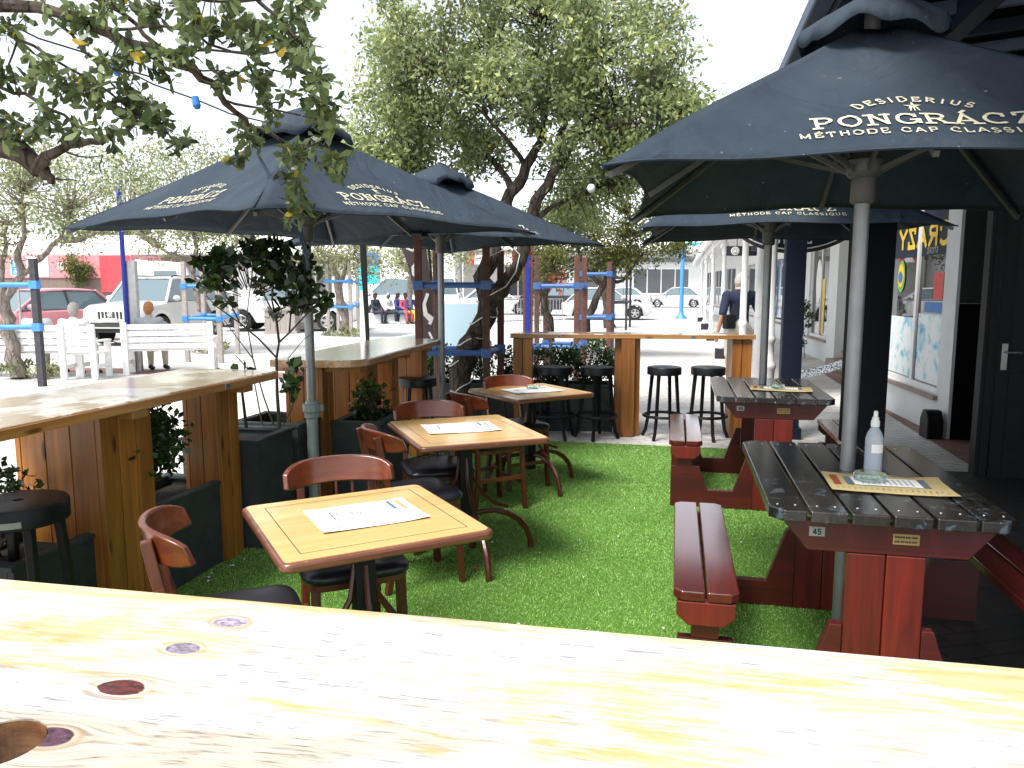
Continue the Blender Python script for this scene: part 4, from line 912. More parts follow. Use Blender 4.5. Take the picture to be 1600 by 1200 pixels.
# far run of the shop row
for k in range(5):
    o = fb_+6+k*6.0; wallbox(fa+.3, fa+.8, o, o+1.6, 0, 3.4, 'wall', 'white'); wallbox(fa+.3, fa+.8, o+1.6, o+6.0, 0, .5, 'wall', 'white'); wallbox(fa+.3, fa+.8, o+1.6, o+6.0, 2.5, 3.4, 'wall', 'white')
    shopwindow(o+1.6, o+6.0, .5, 2.5, fa+.3)
wallbox(fa+.55, fa+.8, fb_+4.2, fb_+6, 0, 3.4, 'wall', 'plaster')
# roof over the shops
g = MB(); p = [sw(-.2, -7), sw(7, -7), sw(7, 45), sw(-.2, 45)]; g.add([q+Vector((0, 0, 3.62)) for q in p]+[q+Vector((0, 0, 3.8)) for q in p], [(3, 2, 1, 0), (4, 5, 6, 7), (0, 1, 5, 4), (1, 2, 6, 5), (2, 3, 7, 6), (3, 0, 4, 7)]); g.build('roof', 'white', B)
# window posters and stickers (flat prints inside the glass), then a painted sign reflection
M['postblue'] = None
m, n, l, b = newmat('pale_blue_poster'); inp(b, .5); tc = n.new('ShaderNodeTexCoord'); tt = noise(n, l, tc.outputs['Object'], 3.5, 5, .6, .5)
r = ramp(n, [(.33, (.05, .35, .55)), (.42, (.35, .62, .72)), (.5, (.75, .82, .82)), (.6, (.8, .84, .84)), (.68, (.25, .55, .65))]); l.new(tt.outputs[0], r.inputs[0]); l.new(r.outputs[0], b.inputs['Base Color']); M['postblue'] = m
M['yellow'] = paint('yellow_print', (.80, .55, .04), .5); M['green'] = paint('green_print', (.15, .42, .06), .5); M['blueprint'] = paint('blue_print', (.02, .16, .45), .5); M['redprint'] = paint('red_print', (.60, .05, .04), .5); M['pinkred'] = paint('haze_paled_red', (.64, .24, .26), .6); M['redcar'] = paint('red_car_paint', (.50, .03, .035), .25, coat=.8)
def decal(w, a, b0_, b1_, z0, z1, name, mat):
    g = MB(); g.add([sw(a, b0_, z0), sw(a, b1_, z0), sw(a, b1_, z1), sw(a, b0_, z1)], [(0, 1, 2, 3)]); return g.build(name, mat, w)
decal(w1, .074, NW0+.08, NW0+.92, .50, 1.28, 'poster', 'postblue'); decal(w1, .074, NW0+1.08, NW1-.08, .50, 1.22, 'poster', 'postblue')
def odec(w, a, bc, zc, rb, rz_, name, mat, tilt=0):
    g = MB(); p = []
    for k in range(28):
        an = 2*math.pi*k/28; p.append(sw(a, bc+rb*math.cos(an), zc+rz_*math.sin(an)))
    g.add(p, [tuple(range(28))]); return g.build(name, mat, w)
odec(w1, .070, NW0+1.62, 1.72, .14, .20, 'oval_sticker', 'green'); odec(w1, .066, NW0+1.62, 1.73, .11, .15, 'sticker_band', 'yellow'); odec(w1, .062, NW0+1.63, 1.71, .08, .07, 'sticker_centre', 'blueprint')
decal(w1, .073, NW0+.22, NW0+.5, 1.45, 1.75, 'poster', 'redprint'); decal(w1, .073, NW0+.1, NW0+.75, 1.30, 1.42, 'poster', 'blueprint')
decal(w2, fa+.073, fb_+1.35, fb_+1.6, .55, 1.75, 'poster', 'yellow')
odec(w2, fa+.072, fb_+2.0, 1.7, .25, .5, 'oval_sticker', 'paper')
hd_ = decal(w1, .076, NW0+.07, NW1-.07, 1.95, 2.68, 'reflection_band', 'navy')  # dark band painted on the pane as part of a reflection
g = MB(); text(g, 'CRAZY', NW0+.95, 2.07, .22, lambda x, y, lf: sw(.070-lf, x, y), .26, 1.7, .10, False); g.build('reflected_lettering', 'yellow', w1)  # mirrored letters, here and below: the sign's reflection painted on the pane
g = MB(); text(g, 'STORE', NW0+.60, 1.975, .06, lambda x, y, lf: sw(.070-lf, x, y), .2, 1.2, .2, False); g.build('reflected_lettering', 'steel', w1)
# steps to the recessed doorway
g = MB()
for k in range(2):
    p = [sw(.55+.3*k, fb_-2.3), sw(2.6, fb_-2.3), sw(2.6, fb_-.1), sw(.55+.3*k, fb_-.1)]; g.add([q+Vector((0, 0, .15*k+.001)) for q in p]+[q+Vector((0, 0, .15*(k+1))) for q in p], [(3, 2, 1, 0), (4, 5, 6, 7), (0, 1, 5, 4), (1, 2, 6, 5), (2, 3, 7, 6), (3, 0, 4, 7)])
g.build('doorstep', 'sillc', B, .008)
# open grey door, near right
dl = Vector((4.02, 6.36, 0)); D_ = empty('panel_door', dl, R(-14), 'dark grey panelled door standing open at the right edge', 'door')
g = MB(); H = 2.35
g.box((.05, 0, H/2), (.10, .045, H)); g.box((.85, 0, H/2), (.10, .045, H))
for z, h in ((.12, .24), (.95, .14), (H-.07, .14)): g.box((.45, 0, z), (.70, .043, h))
g.box((.45, 0, .54), (.70, .02, .70)); g.build('door_leaf', 'greydoor', D_, .004)
g = MB(); g.box((.45, 0, 1.63), (.70, .012, 1.22)); g.build('door_glass', 'winglass', D_)
g = MB(); g.box((-.045, .02, 1.3), (.06, .10, 2.6)); g.box((-.09, .05, 1.3), (.03, .14, 2.6)); g.build('door_jamb', 'greydoor', D_, .004)
g = MB(); g.box((.055, -.026, 1.02), (.045, .008, .22)); g.tube([(.055, -.03, 1.06), (.055, -.07, 1.06), (.17, -.07, 1.06)], .009, 8); g.build('door_handle', 'steel', D_, .002)
# box at wall foot
c = gz(1457, 684); e = MB(); e.prism([(-.12, 0), (.12, 0), (.12, .20), (.05, .30), (-.05, .30), (-.12, .20)], -.08, .08, lambda q: Vector((q.z, q.x, q.y))); o = e.build('bait_box', 'black', None, .012); o.location = c-wx*.02; o.rotation_euler.z = WA; tag(o, 'black peaked plastic box on the paving against the shop wall', 'box')
# barrier tape strip
m, n, l, b = newmat('printed_tape'); inp(b, .5); tc = n.new('ShaderNodeTexCoord'); v = mapping(n, l, tc.outputs['Object'], (14, 60, 60)); tt = noise(n, l, v, 1, 2); r = ramp(n, [(.45, (.08, .12, .16)), (.52, (.6, .64, .66))]); l.new(tt.outputs[0], r.inputs[0]); l.new(r.outputs[0], b.inputs['Base Color'])
pa, pb = gd(1243, 586, 10.2), gd(1345, 556, 9.6)
g = MB(); n_ = 14; d_ = pb-pa; 
for i in range(n_+1):
    p = d_*(i/n_)+Vector((0, 0, -.04*math.sin(math.pi*i/n_))); tw = .3*math.sin(i*.7); g.v += [tuple(p+Vector((0, .02*tw, -.055))), tuple(p+Vector((0, -.02*tw, .055)))]
for i in range(n_): g.f.append((2*i, 2*i+2, 2*i+3, 2*i+1))
o = g.build('barrier_tape', m); o.location = pa; tag(o, 'pale printed barrier tape stretched across the walkway beyond the navy post', 'tape')

# white cast-iron veranda
V = empty('veranda_roof', (0, 0, 0), 0, 'white veranda roof with lacework valance running along the shops', 'veranda')
CA = math.atan2(7.116-4.639, 28.49-17.063); cy_ = Vector((math.sin(CA), math.cos(CA), 0)); cx_ = Vector((cy_.y, -cy_.x, 0)); C0 = Vector((4.66, 17.06, 0))
def cv(a, b_, z): return C0+cx_*a+cy_*b_+Vector((0, 0, z))
g = MB(); g.add([cv(-.15, -7.2, 3.0), cv(2.6, -7.2, 3.5), cv(2.6, 32, 3.5), cv(-.15, 32, 3.0)], [(0, 1, 2, 3)]); g.bar(cv(-.15, -7.2, 2.95), cv(-.15, 32, 2.95), .05, .16); rf = g.build('roof_sheet', 'white', V)
sm = rf.modifiers.new('t', 'SOLIDIFY'); sm.thickness = .04
g = MB(); b_ = -7.1; k = 0
while b_ < 31.5:
    c = cv(0, b_, 2.78); n_ = 10; q = [c+cy_*(.085*math.cos(2*math.pi*i/n_))+Vector((0, 0, .085*math.sin(2*math.pi*i/n_))) for i in range(n_+1)]
    if b_ < 24: g.tube(q, .010, 3, False)
    g.bar(cv(0, b_+.1, 2.70), cv(0, b_+.1, 2.88), .012, .012); b_ += .2
g.bar(cv(0, -7.1, 2.69), cv(0, 31.5, 2.69), .02, .02); g.build('lace_valance', 'white', V)
def make_column():
    t = empty('veranda_column')
    g = MB(); g.lathe([(.085, .22), (.095, .25), (.075, .30), (.085, .34), (.062, .40), (.068, .72), (.078, .74), (.078, .78), (.055, .82), (.052, 1.0), (.064, 1.02), (.064, 1.06), (.05, 1.09), (.045, 2.28), (.058, 2.30), (.05, 2.34), (.055, 2.40), (.075, 2.46), (.085, 2.50), (.085, 2.53), (.05, 2.54), (.05, 3.0)], 16); g.build('shaft', 'white', t, smooth=True)
    g = MB()
    for k in range(8):
        a = R(45*k); g.ell((.075*math.cos(a), .075*math.sin(a), 2.46), (.02, .02, .05), 6, 5); g.ell((.09*math.cos(a), .09*math.sin(a), .27), (.025, .025, .06), 6, 5)
    g.build('ornament', 'white', t, smooth=True)
    g = MB(); g.box((0, 0, .11), (.27, .27, .22)); g.build('plinth', 'ink', t, .01)
    return t
col0 = make_column(); CN = ['nearest white cast iron column, just left of the navy post', 'white cast iron column in front of the standing man', 'white cast iron column on a black block just left of the man', 'slim white column beyond the man, third before the red car', 'slim distant white column on a black plinth near the red car', 'farthest slim white column beside the red car']
for i, k in enumerate([-9.15, -5.62, 0, 5.8, 11.7, 17.4]):
    o = col0 if i == 0 else copy_tree(col0); o.location = cv(0, k, 0.0); o.rotation_euler.z = -CA; tag(o, CN[i], 'column', 'white cast iron veranda columns')
# downpipe
dp = gd(1188, 500, 9.3); t = empty('drainpipe', (dp.x, dp.y, 0), 0, 'thick white drainpipe with joint rings beside the far counter', 'drainpipe')
g = MB(); g.tube([(0, 0, 0), (0, 0, 3.2)], .068, 20); g.build('pipe', 'white', t, smooth=True)
for z in (.5, 1.25, 1.95, 2.6): g = MB(); g.tube([(0, 0, z-.02), (0, 0, z+.02)], .073, 20); g.build('joint_ring', 'white', t)
g = MB(); g.tube([(.085, -.03, .1), (.09, -.04, .6), (.078, -.03, 1.2), (.092, -.03, 1.9), (.08, -.03, 2.6)], .006, 5); g.build('cable', 'black', t)
# oval hanging sign
so_c = gd(1245, 300, 8.9); so_c.z = 2.43; S = empty('oval_sign', so_c, FR, 'oval navy shop sign with yellow and white lettering under the canopy', 'sign')
def oval(rx, rz_, y, name, mat, par):
    g = MB(); g.prism([(rx*math.cos(2*math.pi*k/48), rz_*math.sin(2*math.pi*k/48)) for k in range(48)], -.02, .02, lambda q: Vector((q.x, y+q.z, q.y))); return g.build(name, mat, par)
oval(.74, .46, 0, 'rim', 'ink', S); oval(.70, .42, -.004, 'white_line', 'paper', S); oval(.685, .405, -.008, 'panel', 'blueprint2' if 'blueprint2' in M else 'navy', S)
g = MB(); text(g, 'CRAZY', 0, -.02, .26, lambda x, y, lf: (x, -.030-lf, y), .24, .9, .05, False); g.build('main_lettering', 'yellow', S)
g = MB(); text(g, 'STORE', -.02, -.345, .085, lambda x, y, lf: (x, -.030-lf, y), .2, 1.0, .2, False); g.build('lower_lettering', 'paper', S)
g = MB(); g.tube([(-.4, 0, .4), (-.4, 0, .75)], .008, 5); g.tube([(.4, 0, .4), (.4, 0, .75)], .008, 5); g.build('hanger', 'blackmetal', S)
GL_R = 1
hs_ = gd(1172, 392, 12.0); S = empty('hanging_sign', hs_, R(-4), 'small black hanging sign with a round white emblem behind the columns', 'sign')
g = MB(); g.box((0, 0, 0), (.72, .03, .15)); g.build('board', 'ink', S, .003)
g = MB(); g.tube([(-.23, -.018, 0), (-.23, -.020, 0)], .062, 24); e1 = g.build('emblem', 'paper', S)
g = MB()
for rr in (.045,): g.add([], []); strokes(g, arc(-.23, 0, rr, rr, 0, 360, 20), .008, lambda x, y, lf: (x, -.0215-lf, y))
strokes(g, arc(-.23, 0, .02, .025, 0, 360, 10), .008, lambda x, y, lf: (x, -.0215-lf, y)); g.build('emblem_mark', 'ink', S)
g = MB(); text(g, 'RIE', .07, .0, .05, lambda x, y, lf: (x, -.017-lf, y), .18, 1, .15, True); g.build('sign_lettering', 'inkgrey', S)
g = MB(); g.tube([(-.2, 0, .07), (-.2, 0, .2)], .006, 5); g.tube([(.2, 0, .07), (.2, 0, .2)], .006, 5); g.bar((-.4, 0, .2), (.4, 0, .2), .02, .02); g.build('bracket', 'blackmetal', S)

# ================================================================ PLANTERS AND SHRUBS
def planter(p, rz, L, Wd, H, label, group='dark grey planter boxes', name='planter_box', taper=1.0, mat='slate'):
    t = empty(name, p, rz, label, 'planter', group); th = .03
    g = MB()
    for s_ in (-1, 1): g.box((0, s_*(Wd/2-th/2), H/2), (L, th, H)); g.box((s_*(L/2-th/2), 0, H/2), (th, Wd-2*th, H-.002))
    g.build('box', mat, t, .003)
    g = MB()
    for s_ in (-1, 1): g.box((0, s_*(Wd/2-.02), H+.010), (L+.03, .055, .02)); g.box((s_*(L/2-.02), 0, H+.010), (.055, Wd-.07, .019))
    g.build('rim', mat, t, .002)
    g = MB(); g.box((0, 0, H-.06), (L-2*th-.002, Wd-2*th-.002, .04)); g.build('soil', 'soil', t)
    return t
def onframe(p): return p
planter(Vector((-1.735, 4.80, 0)), R(-11), .50, .46, .66, 'square dark grey planter box beyond the left counter, holding a rubbery leaved bush')
planter(Vector((-1.62, 5.32, 0)), R(-13), .50, .46, .665, 'square dark grey planter just behind the left parasol pole', taper=1)
planter(Vector((-1.06, 5.70, 0)), R(-10), .36, .60, .62, 'dark grey planter under the round cornered counter')
planter(Vector((-2.03, 3.72, 0)), R(90-12.5), 1.5, .42, .47, 'long low dark planter beneath the left counter between its pillars')
planter(Vector((-.02, 8.66, 0)), R(-5), 2.3, .42, .50, 'long low dark planter with the hedge, behind the far stools and tree guard')
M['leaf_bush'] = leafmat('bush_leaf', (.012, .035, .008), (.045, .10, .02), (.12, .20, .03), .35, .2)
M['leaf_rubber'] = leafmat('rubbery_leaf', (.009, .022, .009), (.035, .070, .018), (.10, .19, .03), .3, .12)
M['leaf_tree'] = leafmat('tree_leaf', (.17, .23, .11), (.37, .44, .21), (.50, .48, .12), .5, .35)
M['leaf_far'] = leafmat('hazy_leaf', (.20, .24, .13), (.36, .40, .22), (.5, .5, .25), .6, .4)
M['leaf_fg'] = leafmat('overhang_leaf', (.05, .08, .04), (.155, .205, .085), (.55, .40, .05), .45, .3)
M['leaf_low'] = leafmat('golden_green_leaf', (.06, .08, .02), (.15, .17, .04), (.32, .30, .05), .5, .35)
M['bark'] = bark('dark_bark', (.035, .026, .020), (.13, .105, .085), 11)
M['bark_pale'] = bark('pale_bark', (.16, .13, .11), (.36, .31, .27), 10, .6)
M['twig'] = paint('twig_bark', (.055, .045, .035), .9, var=.3)
def bush(p, rx, ry, rz_, z, n, L, Wd, label, mat='leaf_bush', seed=1, nst=7, name='shrub', group=None, shape=4, base=0.42, blobs=None):
    rng = np.random.default_rng(seed); rnd = random.Random(seed); t = empty(name, p, 0, label, 'shrub', group)
    K = max(10, n//14); d = rng.normal(size=(K, 3)); d /= np.linalg.norm(d, axis=1)[:, None]; d *= rng.uniform(.45, 1, K)[:, None]**.5
    c = d*np.array([rx, ry, rz_]) + np.array([0, 0, z]); i = rng.integers(0, K, n); pts = c[i] + rng.normal(size=(n, 3))*np.array([.03, .03, .03])
    g = MB()
    for k in range(nst):
        b_ = Vector((rnd.uniform(-.5, .5)*rx, rnd.uniform(-.5, .5)*ry, base)); e = Vector(c[rnd.randrange(K)]); mid = b_.lerp(e, .5)+Vector((rnd.uniform(-.05, .05), rnd.uniform(-.05, .05), 0)); g.tube([b_, mid, e], [.008, .006, .003], 5)
    for k in range(0, K, 2):
        e = Vector(c[k]); b_ = Vector((e.x*.3, e.y*.3, max(base, e.z-.22))); g.tube([b_, b_.lerp(e, .6)+Vector((0, 0, .02)), e], [.004, .003, .0015], 3)
    g.build('stems', 'twig', t); leaves('foliage', mat, pts, L, Wd, t, seed, shape); return t
bush(Vector((-1.98, 3.85, 0)), .26, .38, .23, .78, 2600, .045, .028, 'fine leaved green shrub growing under the left counter', seed=3, base=.43)
bush(Vector((-2.2, 3.1, 0)), .15, .3, .16, .68, 500, .045, .028, 'fine leaved shrub in the shaded end of the long left planter', seed=4, base=.43)
for i, (x, y, lab) in enumerate([(-.85, 8.75, 'hedge shrub left of the gnarled tree trunk'), (-.2, 8.73, 'hedge shrub just right of the gnarled tree trunk'), (.42, 8.68, 'hedge shrub behind the first of the four far stools'), (.86, 8.66, 'bushy hedge shrub behind the second far stool, beside the middle pillar')]):
    bush(Vector((x, y, 0)), .34, .17, .20+.02*(i % 2), .74, 1700, .042, .026, lab, seed=20+i, base=.46, group='hedge shrubs in the long planter', nst=10)
bush(Vector((-1.06, 5.75, 0)), .12, .22, .14, .74, 420, .05, .03, 'small bright green shrub beneath the round cornered counter', seed=9, base=.58)
# rubbery bush
def rubber_bush():
    o = Vector((-1.735, 4.86, 0)); t = empty('rubbery_bush', o, 0, 'tall bush with dark rubbery round leaves and bare forking stems', 'shrub')
    def P(u, v, D): return gd(u, v, D)-o
    S_ = [([(437, 668, 4.85), (433, 615, 4.85), (432, 560, 4.85), (436, 535, 4.85)], .013), ([(436, 535, 4.85), (432, 500, 4.9), (425, 470, 4.95), (428, 430, 5)], .009), ([(436, 535, 4.85), (452, 520, 4.8), (480, 490, 4.8), (505, 465, 4.8)], .007),
          ([(433, 560, 4.85), (405, 530, 4.8), (375, 505, 4.75), (340, 480, 4.7), (322, 462, 4.7)], .007), ([(375, 505, 4.75), (350, 455, 4.7), (335, 425, 4.7)], .005), ([(432, 500, 4.9), (410, 455, 4.8), (385, 430, 4.8), (375, 405, 4.8)], .006),
          ([(452, 520, 4.8), (455, 480, 4.9), (470, 440, 4.9), (478, 420, 4.9)], .006), ([(428, 665, 4.9), (412, 620, 4.95), (395, 560, 5), (385, 500, 5), (392, 440, 5)], .006), ([(395, 560, 5), (372, 530, 5), (350, 500, 4.9)], .004),
          ([(442, 665, 4.8), (455, 640, 4.75), (468, 600, 4.7), (452, 580, 4.7), (450, 560, 4.7), (475, 530, 4.7), (490, 520, 4.7)], .004), ([(410, 665, 5), (398, 600, 5), (390, 580, 5), (368, 555, 5)], .005), ([(385, 668, 4.75), (378, 610, 4.7), (375, 590, 4.7)], .011)]
    g = MB()
    for pts, r_ in S_: q = [P(*a) for a in pts]; g.tube(q, [r_*(1-.5*i/(len(q)-1)) for i in range(len(q))], 6)
    rnd = random.Random(8); rng = np.random.default_rng(8); cs = []
    blobs = [((390, 425, 4.95), (.28, .2, .17), 210), ((450, 415, 4.95), (.18, .18, .15), 140), ((340, 425, 4.8), (.15, .15, .12), 100), ((470, 465, 4.85), (.12, .15, .12), 110), ((320, 440, 4.7), (.05, .08, .06), 22), ((418, 395, 5), (.2, .15, .08), 110),
             ((455, 605, 4.7), (.055, .05, .06), 26), ((372, 588, 4.7), (.08, .06, .02), 26), ((500, 475, 4.8), (.05, .05, .06), 26), ((460, 575, 4.7), (.04, .04, .03), 10), ((425, 490, 4.85), (.12, .1, .04), 16), ((355, 475, 4.7), (.05, .05, .03), 10)]
    for (u, v, D), rr, n_ in blobs:
        c = P(u, v, D); k = n_//5+1
        for j in range(k):
            a = rng.normal(size=3); a /= np.linalg.norm(a); a *= rng.uniform(.2, 1)**.5; e = c+Vector(a*np.array(rr)); b_ = c.lerp(e, .3)-Vector((0, 0, rr[2]*.7)); g.tube([b_, e], [.004, .002], 3)
            for q in range(5): cs.append([*(e+Vector(rng.normal(size=3)*.012))])
    g.build('stems', 'twig', t); leaves('foliage', 'leaf_rubber', cs, .075, .046, t, 5, 6, droop=-.25)
rubber_bush()

# ================================================================ TREES
def tree(loc, label, limbs, blobs, nl, L, Wd, lmat, bmat, seed=1, K=160, spread=.13, tw=.012, name='tree', group=None, tr=10, shape=4):
    """limbs: list of ([points], r0, r1) local; blobs: [(centre, radii, weight)]"""
    rng = np.random.default_rng(seed); t = empty(name, loc, 0, label, 'tree', group)
    g = MB(); nodes = []
    for i, (pts, r0, r1) in enumerate(limbs):
        pts = [Vector(p) for p in pts]; q = []
        for a in range(len(pts)-1):
            for s_ in range(3): q.append(pts[a].lerp(pts[a+1], s_/3))
        q.append(pts[-1]); n_ = len(q)
        for k in range(1, n_-1): q[k] = q[k]+Vector(rng.normal(size=3)*min(.02, r0*.25))
        rs = [(r0+(r1-r0)*k/(n_-1))*(1+.12*rng.normal()*.6) for k in range(n_)]
        g.tube(q, rs, tr)
        if i > 0 or len(limbs) == 1: nodes += [(p, r_) for p, r_ in zip(q[1:], rs[1:])]
    g.build('trunk', bmat, t, smooth=True)
    W_ = np.array([b_[2] for b_ in blobs], float); W_ /= W_.sum(); ks = rng.choice(len(blobs), K, p=W_); C = []
    g = MB(); no = np.array([n_[0] for n_ in nodes])
    for k in ks:
        c, r_, _ = blobs[k]; a = rng.normal(size=3); a /= np.linalg.norm(a); a *= rng.uniform(.15, 1)**.45; e = np.array(c)+a*np.array(r_); C.append(e)
        j = np.argmin(((no-e)**2).sum(1)+rng.uniform(0, .15, len(no))); s_ = nodes[j][0]; ev = Vector(e); mid = s_.lerp(ev, .5)+Vector(rng.normal(size=3)*.06)
        if (ev-s_).length < 3: g.tube([s_, s_.lerp(mid, .5)+Vector(rng.normal(size=3)*.03), mid, mid.lerp(ev, .5)+Vector(rng.normal(size=3)*.04), ev], [tw, tw*.8, tw*.6, tw*.45, tw*.25], 4)
    g.build('branches', bmat, t)
    C = np.array(C); per = rng.uniform(.4, 1.6, K); per /= per.sum(); i = rng.choice(K, nl, p=per); pts = C[i]+rng.normal(size=(nl, 3))*spread*np.array([1, 1, .8])
    leaves('crown', lmat, pts, L, Wd, t, seed, shape); return t
# --- the gnarled tree with fairy lights
TB = Vector((-.56, 8.25, 0))
def tp(u, v, D): return gd(u, v, D)-TB
trunk = [(0, 0, 0), tp(720, 590, 8.25), tp(722, 560, 8.25), tp(738, 530, 8.25), tp(756, 500, 8.27), tp(764, 468, 8.3)]
trunk = [Vector(p) for p in trunk]
Lm = [(trunk, .125, .105),
      ([tp(762, 475, 8.3), tp(752, 430, 8.3), tp(765, 390, 8.35), tp(785, 345, 8.4), tp(800, 300, 8.4), tp(822, 262, 8.4), tp(845, 215, 8.4), tp(848, 170, 8.4)], .10, .035),
      ([tp(768, 478, 8.3), tp(792, 440, 8.2), tp(812, 405, 8.2), tp(828, 350, 8.2), tp(845, 300, 8.2), tp(868, 255, 8.1), tp(905, 205, 8.1), tp(960, 160, 8.0)], .09, .03),
      ([tp(845, 215, 8.4), tp(820, 165, 8.5), tp(790, 120, 8.6), tp(770, 80, 8.6)], .04, .012), ([tp(848, 172, 8.4), tp(835, 140, 8.4), tp(838, 85, 8.3), tp(850, 40, 8.3)], .035, .012),
      ([tp(800, 300, 8.4), tp(780, 260, 8.6), tp(740, 225, 8.7), tp(690, 190, 8.8), tp(640, 170, 8.8)], .04, .012), ([tp(868, 255, 8.1), tp(880, 200, 8.2), tp(900, 140, 8.4), tp(930, 80, 8.5)], .04, .012),
      ([tp(905, 205, 8.1), tp(950, 195, 7.9), tp(1000, 190, 7.8), tp(1045, 180, 7.8)], .03, .010), ([tp(785, 345, 8.4), tp(740, 300, 8.5), tp(690, 275, 8.6), tp(640, 250, 8.7)], .03, .010),
      ([tp(828, 350, 8.2), tp(865, 320, 8.3), tp(900, 305, 8.4), tp(950, 290, 8.5)], .03, .010), ([tp(822, 262, 8.4), tp(790, 215, 8.2), tp(730, 150, 8.0), tp(680, 110, 8.0)], .03, .010)]
def bl(u, v, D, rx, rz_, ry, w): return (tuple(tp(u, v, D)), (rx, ry, rz_), w)
tree(TB, 'gnarled old tree with broad grey green crown, its trunk wrapped in rope light', Lm,
     [bl(825, 60, 8.4, 1.15, .75, 1.1, 5), bl(680, 120, 8.5, .85, .55, .9, 3.2), bl(600, 205, 8.6, .55, .50, .7, 2.3), bl(965, 95, 8.3, .75, .70, 1.0, 3.4), bl(1010, 195, 8.1, .55, .38, .8, 2.2), bl(700, 230, 8.8, .75, .35, .6, 2.0), bl(560, 250, 8.6, .35, .35, .5, 1.2),
      bl(915, 240, 8.4, .5, .28, .7, 1.0), bl(830, 140, 8.0, 1.0, .35, .6, 1.6), bl(800, -40, 8.6, 1.0, .5, 1.2, 1.6), bl(640, 60, 8.4, .45, .4, .6, 1.2), bl(1040, 130, 8.2, .3, .4, .5, .8), bl(1085, 160, 8.2, .12, .12, .2, .15), bl(900, 320, 8.9, .45, .3, .6, 1.3), bl(640, 290, 9.0, .5, .25, .5, 1.0), bl(980, 270, 8.8, .4, .25, .5, 1.0)],
     54000, .070, .031, 'leaf_tree', 'bark', 4, 700, .10, .009, 'gnarled_tree', tr=14)
# rope lights round its trunk
def rope():
    path = [TB+p for p in trunk]; g = MB(); pts = []; n_ = 110
    for i in range(n_+1):
        q = i/n_*(len(path)-1); k = min(int(q), len(path)-2); p = path[k].lerp(path[k+1], q-k); a = i/n_*2*math.pi*4.6; r_ = .142-.015*i/n_
        pts.append(p+Vector((r_*math.cos(a), r_*math.sin(a), .02*math.sin(3*a))))
    q2 = [TB+tp(*a) for a in [(764, 462, 8.15), (790, 448, 8.05), (806, 425, 8.05), (812, 398, 8.05), (800, 385, 8.05), (760, 402, 8.1), (742, 405, 8.1)]]
    g.tube(pts, .007, 6); g.tube(q2, .006, 6); m, n, l, b = newmat('white_rope'); inp(b, .4); b.inputs['Base Color'].default_value = (.75, .74, .70, 1)
    tag(g.build('rope_light', m, smooth=True), 'white rope light coiled around the gnarled trunk', 'rope light')
rope()
# tree guards
def guard(corners, r_bar, label, post_h, zs, pmats, bar_mat='blue', pw=.075, br=.03, base=0.0, group='timber tree guards with blue pipe rails'):
    o = Vector((corners[0].x, corners[0].y, 0)); t = empty('tree_guard', o, 0, label, 'tree guard', group)
    for i, c in enumerate(corners):
        g = MB(); g.box(c-o+Vector((0, 0, post_h[i]/2)), (pw, pw, post_h[i])); g.build('post', pmats[i % len(pmats)], t, .006)
    n_ = len(corners)
    for z in zs:
        for i in range(n_ if n_ > 2 else 1):
            a, b_ = corners[i]-o, corners[(i+1) % n_]-o; g = MB(); g.tube([a+Vector((0, 0, z)), b_+Vector((0, 0, z))], br, 12); g.build('rail', bar_mat, t, smooth=True)
        for c in corners:
            g = MB(); g.box(c-o+Vector((0, 0, z)), (pw+.03, pw+.03, br*3.2)); g.build('rail_bracket', bar_mat, t, .004)
    return t
guard([Vector((-.965, 7.98, 0)), Vector((-.265, 7.94, 0)), Vector((-.125, 8.50, 0)), Vector((-.83, 8.52, 0))], 0, 'brown timber tree guard with blue pipe rails around the gnarled tree', [2.25, 2.0, 2.0, 2.0], [.91, 1.61], ['post_red', 'post_brown', 'post_brown', 'post_brown'])
# --- second tree behind with golden lower foliage
def simple_tree(u, v, label, tpts, blobs, nl, L, Wd, lmat, bmat, seed, K=90, r0=.1, D=None, spread=.2, tw=.015):
    o = gz(u, v) if D is None else Vector(((u-800)/CF*D, D, 0)); D_ = o.y
    def P(uu, vv, dd=0): return gd(uu, vv, D_+dd)-o
    limbs = []
    for k, pts in enumerate(tpts):
        q = [Vector((0, 0, 0))]+[P(*a) for a in pts] if k == 0 else [P(*a) for a in pts]
        limbs.append((q, r0*(1 if k == 0 else .55), r0*(.75 if k == 0 else .15)))
    B_ = [(tuple(P(uu, vv, dd)), (rx*D_/CF, ry, rz_*D_/CF), w) for uu, vv, dd, rx, rz_, ry, w in blobs]
    return tree(o, label, limbs, B_, nl, L, Wd, lmat, bmat, seed, K, spread, tw)
simple_tree(905, 555, 'slanting tree behind the far counter with olive and golden green leaves', [[(910, 535), (925, 480), (945, 440)], [(945, 440), (965, 400), (975, 370), (985, 340)], [(940, 445), (918, 425), (905, 395), (895, 360)], [(975, 370), (1010, 360), (1050, 350)], [(945, 442), (975, 440), (1000, 400)]],
            [(870, 350, 0, 60, 45, 1.0, 2.4), (950, 330, 0, 80, 55, 1.2, 3.6), (1020, 365, 0, 55, 38, .9, 2.2), (900, 400, .3, 70, 32, .9, 2.2), (1065, 375, 0, 22, 22, .4, .6), (985, 405, .2, 50, 22, .8, 1.4), (930, 280, 0, 70, 35, 1.0, 2.0), (830, 415, -.5, 38, 22, .5, .9)], 17000, .085, .04, 'leaf_low', 'bark', 12, 300, .10, D=17, spread=.15, tw=.014)
